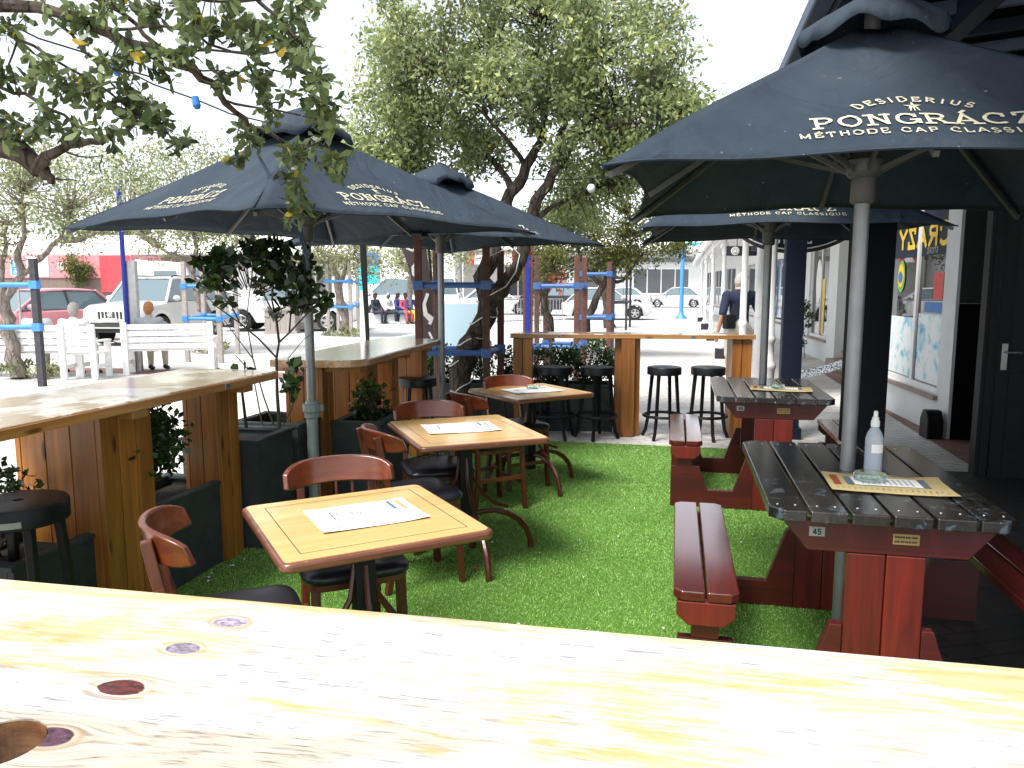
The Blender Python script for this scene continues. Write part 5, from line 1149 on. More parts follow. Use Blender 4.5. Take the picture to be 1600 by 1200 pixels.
simple_tree(866, 572, 'thin leaning young tree between brown guard posts left of the middle pillar', [[(862, 540), (858, 500), (846, 460)], [(846, 460), (835, 430), (825, 405)], [(848, 465), (860, 440), (868, 410)]],
            [(840, 400, 0, 45, 22, .6, 1), (870, 420, 0, 18, 20, .4, .5)], 1500, .08, .035, 'leaf_low', 'bark', 14, 40, .09, D=13.8, spread=.12)
simple_tree(953, 513, 'dark small trunk beyond the slanting tree, in the paved square', [[(950, 490), (948, 470), (945, 450)], [(945, 450), (955, 430), (965, 415)], [(946, 452), (935, 435), (930, 420)]], [(950, 410, 0, 40, 20, 1, 1)], 1200, .12, .05, 'leaf_low', 'bark', 15, 30, .22, spread=.25)
simple_tree(30, 592, 'leaning pale barked tree at the far left beside the white benches', [[(22, 560), (10, 500), (5, 460)], [(5, 460), (0, 430), (8, 400), (12, 350)], [(10, 465), (35, 430), (60, 405), (95, 375), (110, 330)], [(35, 430), (28, 395), (40, 350), (35, 300)], [(95, 375), (130, 375), (160, 360)]],
            [(40, 300, 0, 70, 55, 1.1, 3), (110, 290, 0, 55, 50, 1, 2.4), (-20, 330, 0, 50, 80, 1, 2), (60, 235, .5, 80, 30, 1, 1.6), (130, 350, 0, 40, 30, .6, 1.0), (15, 390, 0, 20, 25, .5, .5)], 6500, .085, .035, 'leaf_far', 'bark_pale', 21, 170, .13, spread=.16)
simple_tree(326, 551, 'pale barked tree in a timber guard beside the parked white off-roader', [[(322, 510), (318, 480), (312, 455)], [(312, 455), (300, 425), (275, 400), (250, 385)], [(316, 460), (335, 430), (355, 400), (380, 370)], [(300, 425), (305, 390), (298, 350)], [(250, 385), (225, 370), (200, 345)]],
            [(300, 330, 0, 60, 50, 1.5, 3), (240, 310, 0, 60, 60, 1.5, 2.6), (370, 340, 0, 55, 55, 1.4, 2.8), (300, 245, 0, 60, 30, 1.2, 1.5), (200, 270, 0, 50, 40, 1, 1.6), (245, 375, 0, 45, 22, .8, 1.2), (340, 385, 0, 30, 20, .6, .8)], 9000, .10, .045, 'leaf_far', 'bark_pale', 22, 230, .16, spread=.22)
simple_tree(541, 527, 'small tree with bent pale trunk beyond the round cornered counter', [[(540, 500), (532, 470), (528, 440)], [(528, 440), (520, 415), (505, 395), (490, 380)], [(530, 445), (545, 410), (560, 385)]],
            [(540, 375, 0, 50, 45, 1.5, 2.6), (500, 400, 0, 30, 30, 1.2, 1.4), (570, 410, 0, 28, 30, 1, 1.1), (480, 340, 0, 60, 40, 1.2, 1.2)], 4200, .13, .055, 'leaf_far', 'bark_pale', 23, 120, .16, spread=.28)
simple_tree(640, 512, 'round yellow green tree behind the seated group', [[(640, 480), (640, 455), (642, 430)], [(642, 430), (630, 410), (622, 395)], [(642, 430), (660, 410), (668, 395)]], [(635, 405, 0, 28, 30, 1.5, 2), (665, 400, 0, 22, 26, 1.2, 1.2), (722, 400, -1, 30, 25, 1, 1.2)], 3200, .16, .07, 'leaf_far', 'bark_pale', 24, 80, .14, D=33, spread=.3)
simple_tree(117, 492, 'little topiary tree with orange tinged leaves before the red truck', [[(118, 470), (118, 455), (120, 440)], [(120, 440), (112, 425), (108, 415)], [(120, 440), (130, 425), (134, 415)]], [(122, 415, 0, 20, 18, .5, 2), (125, 430, 0, 16, 10, .5, .6)], 1500, .14, .07, 'leaf_low', 'bark_pale', 25, 50, .1, D=32, spread=.15)
guard([Vector((-9.6, 12.3, 0)), Vector((-7.55, 12.25, 0))], 0, 'charcoal posted tree guard with two bright blue rails at the far left', [2.0, 2.03], [.95, 1.62], ['post_dark'], 'blue_lt', .10, .04)
gp = [gz(294, 566), gz(346, 567), gz(372, 553), gz(322, 553)]
guard(gp, 0, 'weathered grey timber tree guard with blue rails in front of the off-roader', [2.1]*4, [.92, 1.60], ['post_grey'], 'blue_lt', .09, .035)
gp = [gz(514, 527), gz(549, 528), gz(560, 519), gz(529, 519)]
guard(gp, 0, 'distant grey timber tree guard with pale blue rails, left of the dark flag pole', [2.3]*4, [.95, 1.75], ['post_grey'], 'blue_lt', .10, .04)
gp = [Vector((.42, 13.0, 0)), Vector((1.08, 12.9, 0)), Vector((1.28, 13.7, 0)), Vector((.60, 13.8, 0))]
guard(gp, 0, 'red brown timber tree guard with blue rails around the thin leaning tree', [2.1]*4, [.58, 1.60], ['post_brown', 'post_red', 'post_red'], 'blue', .085, .035)
gp = [Vector((1.45, 16.2, 0)), Vector((2.02, 16.1, 0)), Vector((2.2, 16.9, 0)), Vector((1.62, 17.0, 0))]
guard(gp, 0, 'timber tree guard with blue rails around the slanting tree, beyond the counter middle', [2.1]*4, [.95, 1.60+.25], ['post_dark', 'post_red'], 'blue', .085, .035)
gp = [gz(950, 518), gz(978, 516), gz(984, 511), gz(955, 512)]
guard(gp, 0, 'distant slim charcoal tree guard left of the silver car nose', [2.9]*4, [1.0, 1.9], ['post_dark'], 'post_dark', .08, .035)
g = MB(); c = Vector((.245, 11.9, 0)); g.box((0, 0, 1.25), (.15, .10, 2.5)); t = empty('lamp_post', c, 0, 'brown post with a royal blue strip just beyond the left end of the far counter', 'post'); g.build('timber', 'post_red', t, .005)
g = MB(); g.box((-.005, -.055, 1.25), (.07, .012, 2.5)); g.build('blue_strip', 'bluepole', t)
g = MB(); c = gz(1064, 498); t = empty('blue_pole', c, 0, 'bright blue pole with flared foot standing in the open square', 'pole'); g.lathe([(.30, 0), (.28, .06), (.14, .22), (.10, .4), (.10, 6.0)], 16); g.build('shaft', M['bluepole2'] if 'bluepole2' in M else 'blue_lt', t, smooth=True)

# low plants at tree feet
for i, (u, v, D, rx, lab, mt) in enumerate([(45, 592, None, .55, 'pale grassy plants at the foot of the far left tree', 'leaf_far'), (330, 552, None, .5, 'small grey green plants at the foot of the guarded tree', 'leaf_far'), (645, 518, None, .7, 'pale ground plants at the foot of the bent tree', 'leaf_far'), (925, 545, None, .55, 'low shrubs at the foot of the slanting tree', 'leaf_bush'), (1246, 560, None, .25, 'dark potted plant by the shop wall far down the walkway', 'leaf_bush')]):
    p = gz(u, v); 
    if i == 2: p = gz(538, 528)
    hh = .75 if i == 4 else .16
    bush(p, rx, .35 if i != 4 else .25, hh*.8, hh, 500, .10, .04, lab, mt, 60+i, 4, base=0.0)
for i, (u, v) in enumerate([]): pass
g = MB(); c = gz(743, 887, .02)

# ---------------- overhanging branch, upper left foreground
def overhang():
    o = Vector((-3.1, 3.3, 0)); t = empty('overhanging_tree', o, 0, 'leafy tree whose branches hang into the upper left foreground', 'tree')
    def P(u, v, D): return gd(u, v, D)-o
    Lb = [([(-330, 560, 3.3), (-330, 420, 3.3), (-260, 300, 3.3), (-120, 230, 3.2), (0, 215, 3.1), (30, 240, 3.1), (60, 262, 3.1), (76, 275, 3.1), (80, 288, 3.1)], .10, .012),
          ([(60, 262, 3.1), (72, 246, 3.05), (95, 232, 3.0), (125, 225, 3.0), (160, 222, 3.0)], .024, .012), ([(160, 222, 3.0), (190, 205, 3.0), (215, 190, 2.95)], .009, .004), ([(0, 140, 3.0), (40, 148, 3.0), (80, 170, 3.0), (120, 195, 3.0), (150, 215, 3.0)], .008, .006),
          ([(-120, 230, 3.2), (-100, 60, 3.1), (-60, 0, 3.0), (0, 8, 2.9), (60, 15, 2.9), (120, 28, 2.9), (170, 52, 2.9), (215, 70, 2.9), (260, 88, 2.9), (300, 110, 2.95), (330, 128, 3.0), (350, 158, 3.05), (378, 185, 3.1), (405, 207, 3.15), (440, 222, 3.2), (475, 230, 3.2)], .03, .006),
          ([(100, -20, 2.9), (160, 0, 2.9), (210, 30, 2.9), (245, 70, 2.9), (300, 112, 2.95)], .011, .008), ([(170, 52, 2.9), (235, 40, 2.8), (290, 45, 2.8), (330, 70, 2.8), (400, 85, 2.8), (450, 70, 2.8), (480, 50, 2.8)], .006, .003),
          ([(260, 88, 2.9), (330, 75, 2.9), (400, 90, 2.9), (450, 115, 2.9)], .005, .003), ([(350, 158, 3.05), (390, 165, 3.0), (430, 175, 3.0), (480, 180, 3.0), (520, 195, 3.0)], .005, .003),
          ([(440, 222, 3.2), (446, 250, 3.2), (455, 275, 3.2), (462, 300, 3.2), (465, 325, 3.2)], .004, .002), ([(475, 230, 3.2), (500, 222, 3.2), (525, 240, 3.2), (530, 262, 3.2)], .004, .002),
          ([(378, 185, 3.1), (372, 205, 3.1), (372, 230, 3.1)], .004, .002), ([(0, 25, 3.0), (30, 60, 3.0), (75, 80, 3.0), (110, 110, 3.0), (150, 130, 3.0), (200, 165, 3.0), (240, 195, 3.0), (275, 220, 3.0)], .007, .003),
          ([(30, 60, 3.0), (15, 100, 3.0), (25, 140, 3.0)], .005, .002), ([(76, 275, 3.1), (95, 280, 3.1), (120, 282, 3.1)], .004, .002), ([(70, 268, 3.1), (82, 278, 3.1), (78, 286, 3.1)], .007, .003), ([(110, 238, 3.0), (135, 248, 3.0), (155, 243, 3.0), (158, 270, 3.0)], .004, .002),
          ([(60, 15, 2.9), (110, 60, 2.9), (150, 95, 2.9), (195, 112, 2.9), (235, 120, 2.9)], .006, .003), ([(400, 0, 2.8), (440, 30, 2.8), (470, 70, 2.8), (485, 110, 2.85)], .007, .003), ([(240, -20, 2.8), (330, 0, 2.8), (400, 0, 2.8), (470, -10, 2.8)], .009, .006),
          ([(300, 110, 2.95), (345, 108, 2.95), (385, 130, 2.95), (430, 130, 2.95)], .004, .002)]
    g = MB(); rng = np.random.default_rng(2)
    for pts, r0, r1 in Lb:
        q = [P(*a) for a in pts]; qq = []
        for i in range(len(q)-1):
            for s_ in range(2): qq.append(q[i].lerp(q[i+1], s_/2)+Vector(rng.normal(size=3)*.006))
        qq.append(q[-1]); n_ = len(qq); g.tube(qq, [(r0+(r1-r0)*i/(n_-1))*(1+.1*rng.normal()) for i in range(n_)], 8 if r0 > .02 else 5)
    g.tube([Vector((0, 0, 0)), Vector((.02, 0, .8)), P(-330, 560, 3.3)], [.16, .13, .105], 14)
    g.build('trunk', 'bark', t, smooth=True)
    # tufts: (u, v, D, radius px, tufts)
    T_ = [(200, 150, 2.95, 45, 20), (130, 150, 2.95, 50, 20), (60, 100, 2.95, 35, 12), (230, 175, 2.95, 30, 12), (25, 40, 3, 30, 8), (180, 90, 2.9, 40, 12), (250, 110, 2.9, 35, 8), (290, 75, 2.85, 30, 9), (350, 45, 2.8, 40, 13), (420, 45, 2.8, 45, 20), (470, 80, 2.85, 32, 18), (485, 130, 2.9, 24, 13),
          (400, 110, 2.9, 30, 8), (350, 120, 2.95, 22, 6), (430, 165, 3.0, 32, 9), (500, 165, 3.0, 28, 12), (515, 200, 3.0, 22, 10), (390, 220, 3.1, 28, 10), (370, 245, 3.1, 14, 5), (470, 240, 3.2, 34, 12), (520, 250, 3.2, 20, 8), (460, 280, 3.2, 20, 8), (470, 320, 3.2, 17, 8), (458, 340, 3.2, 10, 4), (530, 265, 3.2, 12, 4),
          (180, 15, 2.85, 40, 12), (260, 10, 2.85, 50, 14), (120, 40, 2.9, 40, 10), (20, 200, 3.05, 26, 8), (60, 205, 3.05, 18, 6), (110, 205, 3, 25, 7), (175, 210, 3, 25, 7), (250, 205, 3, 22, 5), (285, 225, 3, 14, 4), (10, 130, 3, 25, 5), (40, 235, 3.1, 14, 4), (310, 180, 3.0, 10, 1), (-40, 100, 3, 60, 14), (-60, 20, 2.9, 50, 14), (90, -30, 2.9, 80, 16), (330, -25, 2.8, 90, 20), (470, 10, 2.8, 30, 9), (70, 180, 3, 22, 6), (300, 20, 2.8, 40, 8)]
    g = MB(); C = []
    for u, v, D, rr, k in T_:
        for j in range(int(k*.78)):
            a, r_ = rng.uniform(0, 6.28), rr*rng.uniform(0, 1)**.5; e = P(u+r_*math.cos(a), v+r_*math.sin(a)*.9, D+rng.normal()*.10); c = P(u, v, D); g.tube([c.lerp(e, .2), c.lerp(e, .6)+Vector(rng.normal(size=3)*.01), e], [.0028, .002, .0014], 3)
            for q in range(10): C.append(tuple(e+Vector(rng.normal(size=3)*.010)+ (c-e)*rng.uniform(0, .3)))
    g.build('twigs', 'twig', t); leaves('foliage', 'leaf_fg', C, .054, .024, t, 9, 6, droop=.25)
overhang()
# festoon cable with lamp sockets
t = empty('festoon_cable', gd(-20, 20, 3.6), 0, 'thin black festoon cable with empty lamp sockets sagging above the left parasol', 'string lights'); o = t.location
q = [gd(u, v, D)-o for u, v, D in [(-20, 20, 3.4), (60, 60, 3.5), (125, 80, 3.6), (180, 102, 3.7), (240, 132, 3.8), (305, 155, 3.9), (360, 178, 4.1), (420, 192, 4.3)]]
g = MB(); g.tube(q, .004, 5); g.build('cable', 'black', t)
for k in (3, 5):
    g = MB(); g.tube([q[k]+Vector((0, 0, .012)), q[k]+Vector((.006, 0, -.03)), q[k]+Vector((.01, 0, -.045))], [.016, .020, .012], 12); g.build('lamp_socket', 'blueprint', t)
t = empty('festoon_cable', gd(790, 276, 7.6), 0, 'festoon cable with one small white bulb hanging below the large tree crown', 'string lights'); o = t.location
q = [gd(u, v, D)-o for u, v, D in [(780, 276, 7.8), (850, 281, 7.4), (924, 279, 7), (1000, 271, 6.6)]]; g = MB(); g.tube(q, .005, 5); g.build('cable', 'black', t)
g = MB(); g.tube([q[2], q[2]-Vector((0, 0, .05))], .016, 10); s_ = g.build('lamp_socket', 'black', t); g = MB(); g.ell(q[2]-Vector((0, 0, .085)), (.035, .035, .04)); g.build('bulb', 'paper', t, smooth=True)

# ================================================================ VEHICLES
def carpaint(name, c): 
    m = paint(name, c, .28, 0, .03, 2, 0, .5, .8); return m
M['pearl'] = carpaint('silver_beige_paint', (.58, .57, .54)); M['silver'] = carpaint('silver_paint', (.52, .52, .52)); M['whitecar'] = carpaint('white_car_paint', (.78, .78, .78))
M['pinkcar'] = carpaint('faded_red_paint', (.64, .25, .28)); M['maroon'] = carpaint('dark_red_paint', (.22, .03, .03)); M['blackcar'] = carpaint('black_car_paint', (.012, .013, .015)); M['redcar2'] = carpaint('bright_red_paint', (.58, .05, .09))
def wheel(par, x, y, r_, w=.2):
    n = 24; s_ = 1 if y > 0 else -1; rx90 = lambda q: Vector((q.x, q.z, q.y))
    e = empty('wheel', (x, y, r_)); e.parent = par
    def cyl(mb, r0, r1, y0, y1):
        a = [(r0*math.cos(2*math.pi*k/n), y0, r0*math.sin(2*math.pi*k/n)) for k in range(n)]; b_ = [(r1*math.cos(2*math.pi*k/n), y1, r1*math.sin(2*math.pi*k/n)) for k in range(n)]
        mb.add(a+b_, [tuple(range(n)), tuple(range(n, 2*n))[::-1]]+[(k, k+n, (k+1) % n+n, (k+1) % n) for k in range(n)])
    g = MB(); cyl(g, r_, r_, -w/2, w/2); g.build('tyre', 'rubber', e, .02)
    g = MB(); cyl(g, r_*.62, r_*.62, s_*w/2-.012, s_*w/2+.004); g.build('wheel_well', 'trim', e)
    g = MB()
    for k in range(5):
        a = 2*math.pi*k/5+.3; d = Vector((math.cos(a), 0, math.sin(a))); g.bar(d*r_*.1+Vector((0, s_*(w/2+.008), 0)), d*r_*.60+Vector((0, s_*(w/2+.008), 0)), .075*r_/.32, .02, (0, 1, 0))
    g.tube([Vector((r_*.60*math.cos(2*math.pi*k/20), s_*(w/2+.006), r_*.60*math.sin(2*math.pi*k/20))) for k in range(21)], .018, 5, False)
    g.ell((0, s_*(w/2+.01), 0), (r_*.15, .02, r_*.15), 10, 6); g.build('rim', 'rim', e)
def car(name, loc, rz, label, mat, L, Wd, bodypts, cabin, wr=.31, wx=None, cat='car', grille=None, clear_=.20, group='cars parked in the parking area', rails=False, bumper=None, rearlamps=True):
    """x forward. bodypts: [(x, top z, half width factor)]; cabin: (x front base, x front roof, x rear roof, x rear base, belt z, roof z)"""
    t = empty(name, (loc[0], loc[1], .004), rz, label, cat, group); hw = Wd/2; wx = wx or (L*.31, -L*.29)
    # body: lofted shell with wheel arches cut into its lower edge
    NX = 44; secs = []
    xs = [L/2-L*i/NX for i in range(NX+1)]
    def interp(x):
        P = bodypts
        for i in range(len(P)-1):
            if P[i][0] >= x >= P[i+1][0]:
                u = (P[i][0]-x)/max(1e-6, P[i][0]-P[i+1][0]); u = u*u*(3-2*u) if abs(P[i][1]-P[i+1][1]) > .08 else u; return P[i][1]*(1-u)+P[i+1][1]*u, P[i][2]*(1-u)+P[i+1][2]*u
        return P[-1][1], P[-1][2]
    g = MB(); sec_n = 0
    for x in xs:
        zt, wf = interp(x); w_ = hw*wf; zl = clear_+ (.12*max(0, (abs(x)-L/2+.35)/.35)**2)
        for wx_ in wx:
            d = abs(x-wx_)
            if d < wr*1.22: zl = max(zl, wr+math.sqrt(max(0, (wr*1.22)**2-d*d))*.98)
        zl = min(zl, zt-.04); zm = max(zl+.01, min(zt-.02, zl+(zt-zl)*.55))
        pr = [(w_*.955, zl), (w_*1.0, zl+(zm-zl)*.5), (w_, zm), (w_*.975, zt-.05 if zt-.05 > zm else zm+.005), (w_*.90, zt-.004), (w_*.5, zt+.022), (0, zt+.03)]
        prof = [(-y, z) for y, z in pr]+[(y, z) for y, z in pr[-2::-1]]
        sec_n = len(prof); g.v += [(x, y, z) for y, z in prof]
    for i in range(NX):
        for k in range(sec_n-1): a = i*sec_n+k; g.f.append((a, a+sec_n, a+sec_n+1, a+1))
    g.f.append(tuple(range(sec_n))); g.f.append(tuple(NX*sec_n+k for k in range(sec_n))[::-1])
    g.build('body', mat, t, smooth=True)
    g = MB(); g.box((0, 0, clear_+.09), (L*.90, Wd*.80, .2)); g.build('underbody', 'trim', t)
    xa, xb, xc, xd, zb, zr = cabin; wb, wt = hw*.93, hw*.74
    # cabin glass
    g = MB(); gp_ = [(xa, wb, zb), (xb, wt, zr), (xc, wt, zr), (xd, wb, zb)]
    g.add([(x, -y, z) for x, y, z in gp_]+[(x, y, z) for x, y, z in gp_], [(0, 1, 2, 3), (7, 6, 5, 4), (0, 4, 5, 1), (1, 5, 6, 2), (2, 6, 7, 3), (3, 7, 4, 0)]); g.build('windows', 'carglass', t, .03)
    g = MB(); rp = []
    for i in range(9):
        x = xb+.03+(xc-xb-.06)*i/8; zz = zr+.012+.035*math.sin(math.pi*i/8)
        for y in (-wt-.015, -wt*.6, 0, wt*.6, wt+.015): rp.append((x, y, zz-(.035 if abs(y) > wt else 0)))
    g.add(rp, [(i*5+k, (i+1)*5+k, (i+1)*5+k+1, i*5+k+1) for i in range(8) for k in range(4)]); r_o = g.build('roof', mat, t, smooth=True); sm = r_o.modifiers.new('t', 'SOLIDIFY'); sm.thickness = .035
    xm = [xb+(xc-xb)*.42]; 
    if xc-xb > 1.9: xm.append(xb+(xc-xb)*.74)
    for s_ in (-1, 1):
        g = MB(); g.bar((xa+.02, s_*(wb+.005), zb-.02), (xb, s_*(wt+.008), zr+.02), .05, .07, (0, 1, 0)); g.build('front_pillar', mat, t, .01)
        g = MB(); g.bar((xd-.02, s_*(wb+.005), zb-.02), (xc, s_*(wt+.008), zr+.02), .05, .16, (0, 1, 0)); g.build('rear_pillar', mat, t, .01)
        for x in xm: g = MB(); g.bar((x-.03, s_*(wb+.006), zb-.02), (x, s_*(wt+.010), zr+.01), .03, .07, (0, 1, 0)); g.build('door_pillar', 'trim', t)
        g = MB(); g.ell((xa-.28, s_*(hw+.08), zb+.10), (.07, .11, .08), 10, 8); g.build('mirror', mat, t, smooth=True)
        zf, wf = interp(L/2-.12); g = MB(); g.ell((L/2-.10, s_*hw*wf*.70, zf-.16), (.10, .17, .075), 12, 8); g.build('headlight', 'lamp_w', t, smooth=True)
        zf, wf = interp(-L/2+.08); g = MB(); g.ell((-L/2+.04, s_*hw*wf*.80, zf-.18), (.06, .12, .13), 10, 8); g.build('tail_light', 'lamp_r', t, smooth=True)
        for x in wx: wheel(t, x, s_*(hw-.10), wr)
    zf, wf = interp(L/2-.05)
    g = MB()
    if grille == 'bars':
        for k in range(7): g.box((L/2+.006, (k-3)*.105, zf-.14), (.03, .055, .20), ry=R(6))
        g.build('grille', 'trim', t, .01); g = MB(); g.ell((L/2+.03, 0, zf-.13), (.02, .09, .06), 16, 8); g.build('emblem', 'chrome', t, smooth=True)
    else:
        g.box((L/2-.005, 0, zf-.17), (.04, Wd*.42, .09)); g.build('grille', 'trim', t, .01)
    g = MB(); g.box((L/2-.01, 0, clear_+.22), (.06, Wd*.62, .12)); g.build('bumper_grille', 'trim', t, .02)
    g = MB(); g.box((L/2+.03, 0, clear_+.34), (.02, .44, .10)); g.build('licence_plate', 'paper', t, .004)
    if bumper:
        g = MB(); g.box((-L/2-.02, 0, clear_+.28), (.18, Wd*.94, .2)); g.build('rear_bumper', 'trim', t, .03)
    if rails:
        for s_ in (-1, 1): g = MB(); g.tube([(xb-.1, s_*wt*.9, zr+.03), (xb-.2, s_*wt*.9, zr+.09), (xc+.2, s_*wt*.9, zr+.09), (xc+.1, s_*wt*.9, zr+.03)], .022, 6); g.build('roof_rail', 'trim', t)
        for s_ in (-1, 1): g = MB(); g.box((0, s_*(hw+.03), .42), (L*.42, .14, .05)); g.build('side_step', 'trim', t, .01)
    return t
HATCH = ([(2.0, .52, .72), (1.93, .68, .86), (1.5, .82, .96), (.95, .93, 1.0), (-1.3, .97, 1.0), (-1.85, .98, .94), (-2.0, .80, .86)], (1.0, .25, -1.25, -1.85, .94, 1.46))
SEDAN = ([(2.2, .50, .72), (2.12, .66, .88), (1.6, .80, .97), (1.0, .92, 1.0), (-1.3, .96, 1.0), (-2.05, .94, .92), (-2.2, .78, .84)], (1.05, .30, -.95, -1.65, .93, 1.44))
SUV = ([(2.38, .86, .82), (2.30, 1.02, .92), (2.0, 1.10, .98), (1.15, 1.17, 1.0), (-1.9, 1.20, 1.0), (-2.3, 1.20, .96), (-2.38, 1.0, .92)], (1.18, .58, -1.95, -2.30, 1.16, 1.80))
VAN = ([(2.5, .80, .82), (2.42, 1.0, .92), (1.9, 1.12, .98), (1.6, 1.18, 1.0), (-2.3, 1.2, 1.0), (-2.5, 1.2, .98), (-2.52, 1.0, .95)], (1.95, 1.05, -2.25, -2.45, 1.14, 1.95))
PICK = ([(2.4, .78, .82), (2.3, .95, .92), (1.5, 1.05, .98), (1.0, 1.1, 1.0), (-2.3, 1.1, 1.0), (-2.45, 1.08, .97), (-2.5, .9, .95)], (1.05, .45, -.6, -.95, 1.08, 1.68))
p = gz(232, 532)
car('parked_offroader', (-10.30, 22.7), R(-97.5), 'silver white off-roader with slatted grille facing the white benches', 'pearl', 4.76, 1.88, *SUV, wr=.39, grille='bars', clear_=.36, rails=True, cat='car')
car('parked_hatchback', (-13.3, 21.7), R(-120), 'faded pinkish red hatchback parked left of the off-roader', 'pinkcar', 4.0, 1.68, *HATCH, wr=.29)
car('parked_hatchback', (-17.3, 24.4), R(-80), 'dark red hatchback at the far left edge behind the blue rails', 'maroon', 4.0, 1.68, *HATCH, wr=.29)
car('parked_car', (-12.2, 31.0), R(-12), 'white car with dark bumper half hidden behind the rubbery bush', 'whitecar', 4.4, 1.72, *SEDAN, wr=.30)
car('parked_pickup', (-8.0, 28.0), R(182), 'white pickup behind the guarded bent tree, tail towards the seated group', 'whitecar', 5.0, 1.8, *PICK, wr=.36, clear_=.32, bumper=True)
car('parked_van', (-5.0, 38.0), R(178), 'white van with dark alloy wheels right behind the seated group', 'whitecar', 5.0, 1.9, *VAN, wr=.36, clear_=.26)
car('parked_hatchback', (4.55, 37.2), R(-6), 'silver hatchback crossing the square, seen side on between the timber guards', 'silver', 4.25, 1.74, *HATCH, wr=.32)
car('parked_pickup', (3.0, 42.0), R(-20), 'black pickup with its tail showing behind the silver hatchback', 'blackcar', 5.0, 1.8, *PICK, wr=.36, clear_=.34, bumper=True)
car('parked_hatchback', (14.4, 45.5), R(184), 'bright red hatchback with star spoked wheels beyond the white columns', 'redcar2', 4.1, 1.74, *HATCH, wr=.34)
car('parked_car', (8.2, 58.0), R(165), 'white sedan before the dark doorway, left one of two in the back row', 'whitecar', 4.4, 1.72, *SEDAN, wr=.30)
car('parked_car', (12.4, 58.5), R(170), 'white sedan in the back row just left of the bright blue pole', 'silver', 4.4, 1.72, *SEDAN, wr=.30)
car('parked_car', (-1.0, 44.0), R(5), 'white car seen through the timber guard of the gnarled tree', 'whitecar', 4.4, 1.72, *SEDAN, wr=.30)
car('parked_car', (19.0, 52.0), R(175), 'silver car behind the bright red hatchback', 'silver', 4.4, 1.72, *SEDAN, wr=.30)
# red delivery truck
t = empty('delivery_truck', (-19.5, 33.5, 0), R(-4), 'long haze paled red box truck with white cab parked behind the cars', 'truck')
g = MB(); g.box((-1.6, 0, 2.40), (11.0, 2.4, .95)); cb = g.build('cargo_box', 'pinkred', t, .03)  # red paled towards pink, putting haze into the paint colour
g = MB(); g.box((-1.6, 0, 1.5), (10.9, 2.3, .84)); g.build('dark_interior_panel', 'brownband', t)  # solid brown panel, coloured to stand for the dark open interior
g = MB(); g.box((-1.6, 0, .95), (10.6, 1.6, .25)); g.build('chassis', 'trim', t)
g = MB(); g.prism([(4.0, .6), (6.4, .6), (6.5, 1.3), (6.1, 2.5), (4.0, 2.7)], -1.15, 1.15, lambda q: Vector((q.x, q.z, q.y))); cabn = g.build('cab', 'whitecar', t, .05)
g = MB(); g.box((5.3, -1.16, 1.9), (.95, .02, .65)); g.build('cab_window', 'carglass', cabn, .0)
g = MB(); g.box((6.35, 0, 1.95), (.04, 1.9, .7), ry=R(-18)); g.build('windscreen', 'carglass', cabn)
g = MB(); g.box((-.15, -1.212, 2.40), (.95, .012, .85)); g.build('advert_panel', 'paper', cb)
g = MB(); text(g, 'ICE C', 1.15, 2.3, .24, lambda x, y, lf: (x, -1.205-lf, y), .2, 1.0, .15, False); g.build('lettering', 'paper', cb)
g = MB(); g.prism([(3.92, 1.0), (3.92, 2.9), (2.2, 2.92), (2.2, 1.4)], -1.215, -1.20, lambda q: Vector((q.x, q.z, q.y)))
M['redtruck'] = paint('bright_red_panel', (.58, .06, .07), .5)
g = MB(); g.box((3.2, -1.205, 2.1), (1.3, .02, 1.5)); g.build('red_door_panel', 'redtruck', cb)
for x in (-5.5, -4.3, 4.9): wheel(t, x, -1.1, .46, .28); wheel(t, x, 1.1, .46, .28)
# parking sign
t = empty('parking_sign', gd(36, 560, 19.5), 0, 'blue parking sign with a white P on a thin post at far left', 'sign'); t.location.z = 0; z_ = gd(36, 418, 19.5).z
g = MB(); g.tube([(0, .03, 0), (0, .03, z_+.2)], .03, 8); g.build('post', 'steel', t)
g = MB(); g.box((0, 0, z_), (.25, .02, .42)); g.build('frame', 'paper', t); g = MB(); g.box((0, -.012, z_), (.20, .01, .37)); g.build('panel', M['blue_lt'], t)
g = MB(); text(g, 'P', 0, z_+.03, .12, lambda x, y, lf: (x, -.019-lf, y), .24, 1, .1, False); g.ell((0, -.018, z_-.03), (.018, .004, .018), 8, 5); strokes(g, [(0, z_-.04), (0, z_-.10), (.04, z_-.10), (.055, z_-.15)], .02, lambda x, y, lf: (x, -.019-lf, y)); strokes(g, arc(-.005, z_-.115, .035, .035, 110, 330, 8), .012, lambda x, y, lf: (x, -.019-lf, y)); g.build('symbol', 'paper', t)

# ================================================================ BENCHES, POSTS, BANNERS, BOARDS
def bench(p, rz, L, label, slats=4):
    t = empty('park_bench', p, rz, label, 'bench', 'white slatted benches seen from behind')
    g = MB()
    for i in range(slats): g.box((0, -.20-.02*i*0+.03*(-i)/slats, .52+i*.115), (L-.08, .028, .100), rx=R(-8))
    g.build('backrest', 'whitebench', t, .004)
    g = MB()
    for i in range(4): g.box((0, -.10+i*.115, .44), (L-.06, .10, .03))
    g.build('seat', 'whitebench', t, .004)
    for s_ in (-1, 1):
        g = MB(); g.bar((s_*(L/2-.05), -.21, 0), (s_*(L/2-.05), -.25, .95), .10, .06); g.build('leg', 'whitebench', t, .004)
        g = MB(); g.bar((s_*(L/2-.05), .28, 0), (s_*(L/2-.05), .28, .64), .10, .06); g.build('leg', 'whitebench', t, .004)
        g = MB(); g.box((s_*(L/2-.05), .02, .655), (.11, .62, .03)); g.build('armrest', 'whitebench', t, .004); g = MB(); g.box((s_*(L/2-.05), .02, .22), (.05, .44, .07)); g.build('stretcher', 'whitebench', t, .004)
    return t
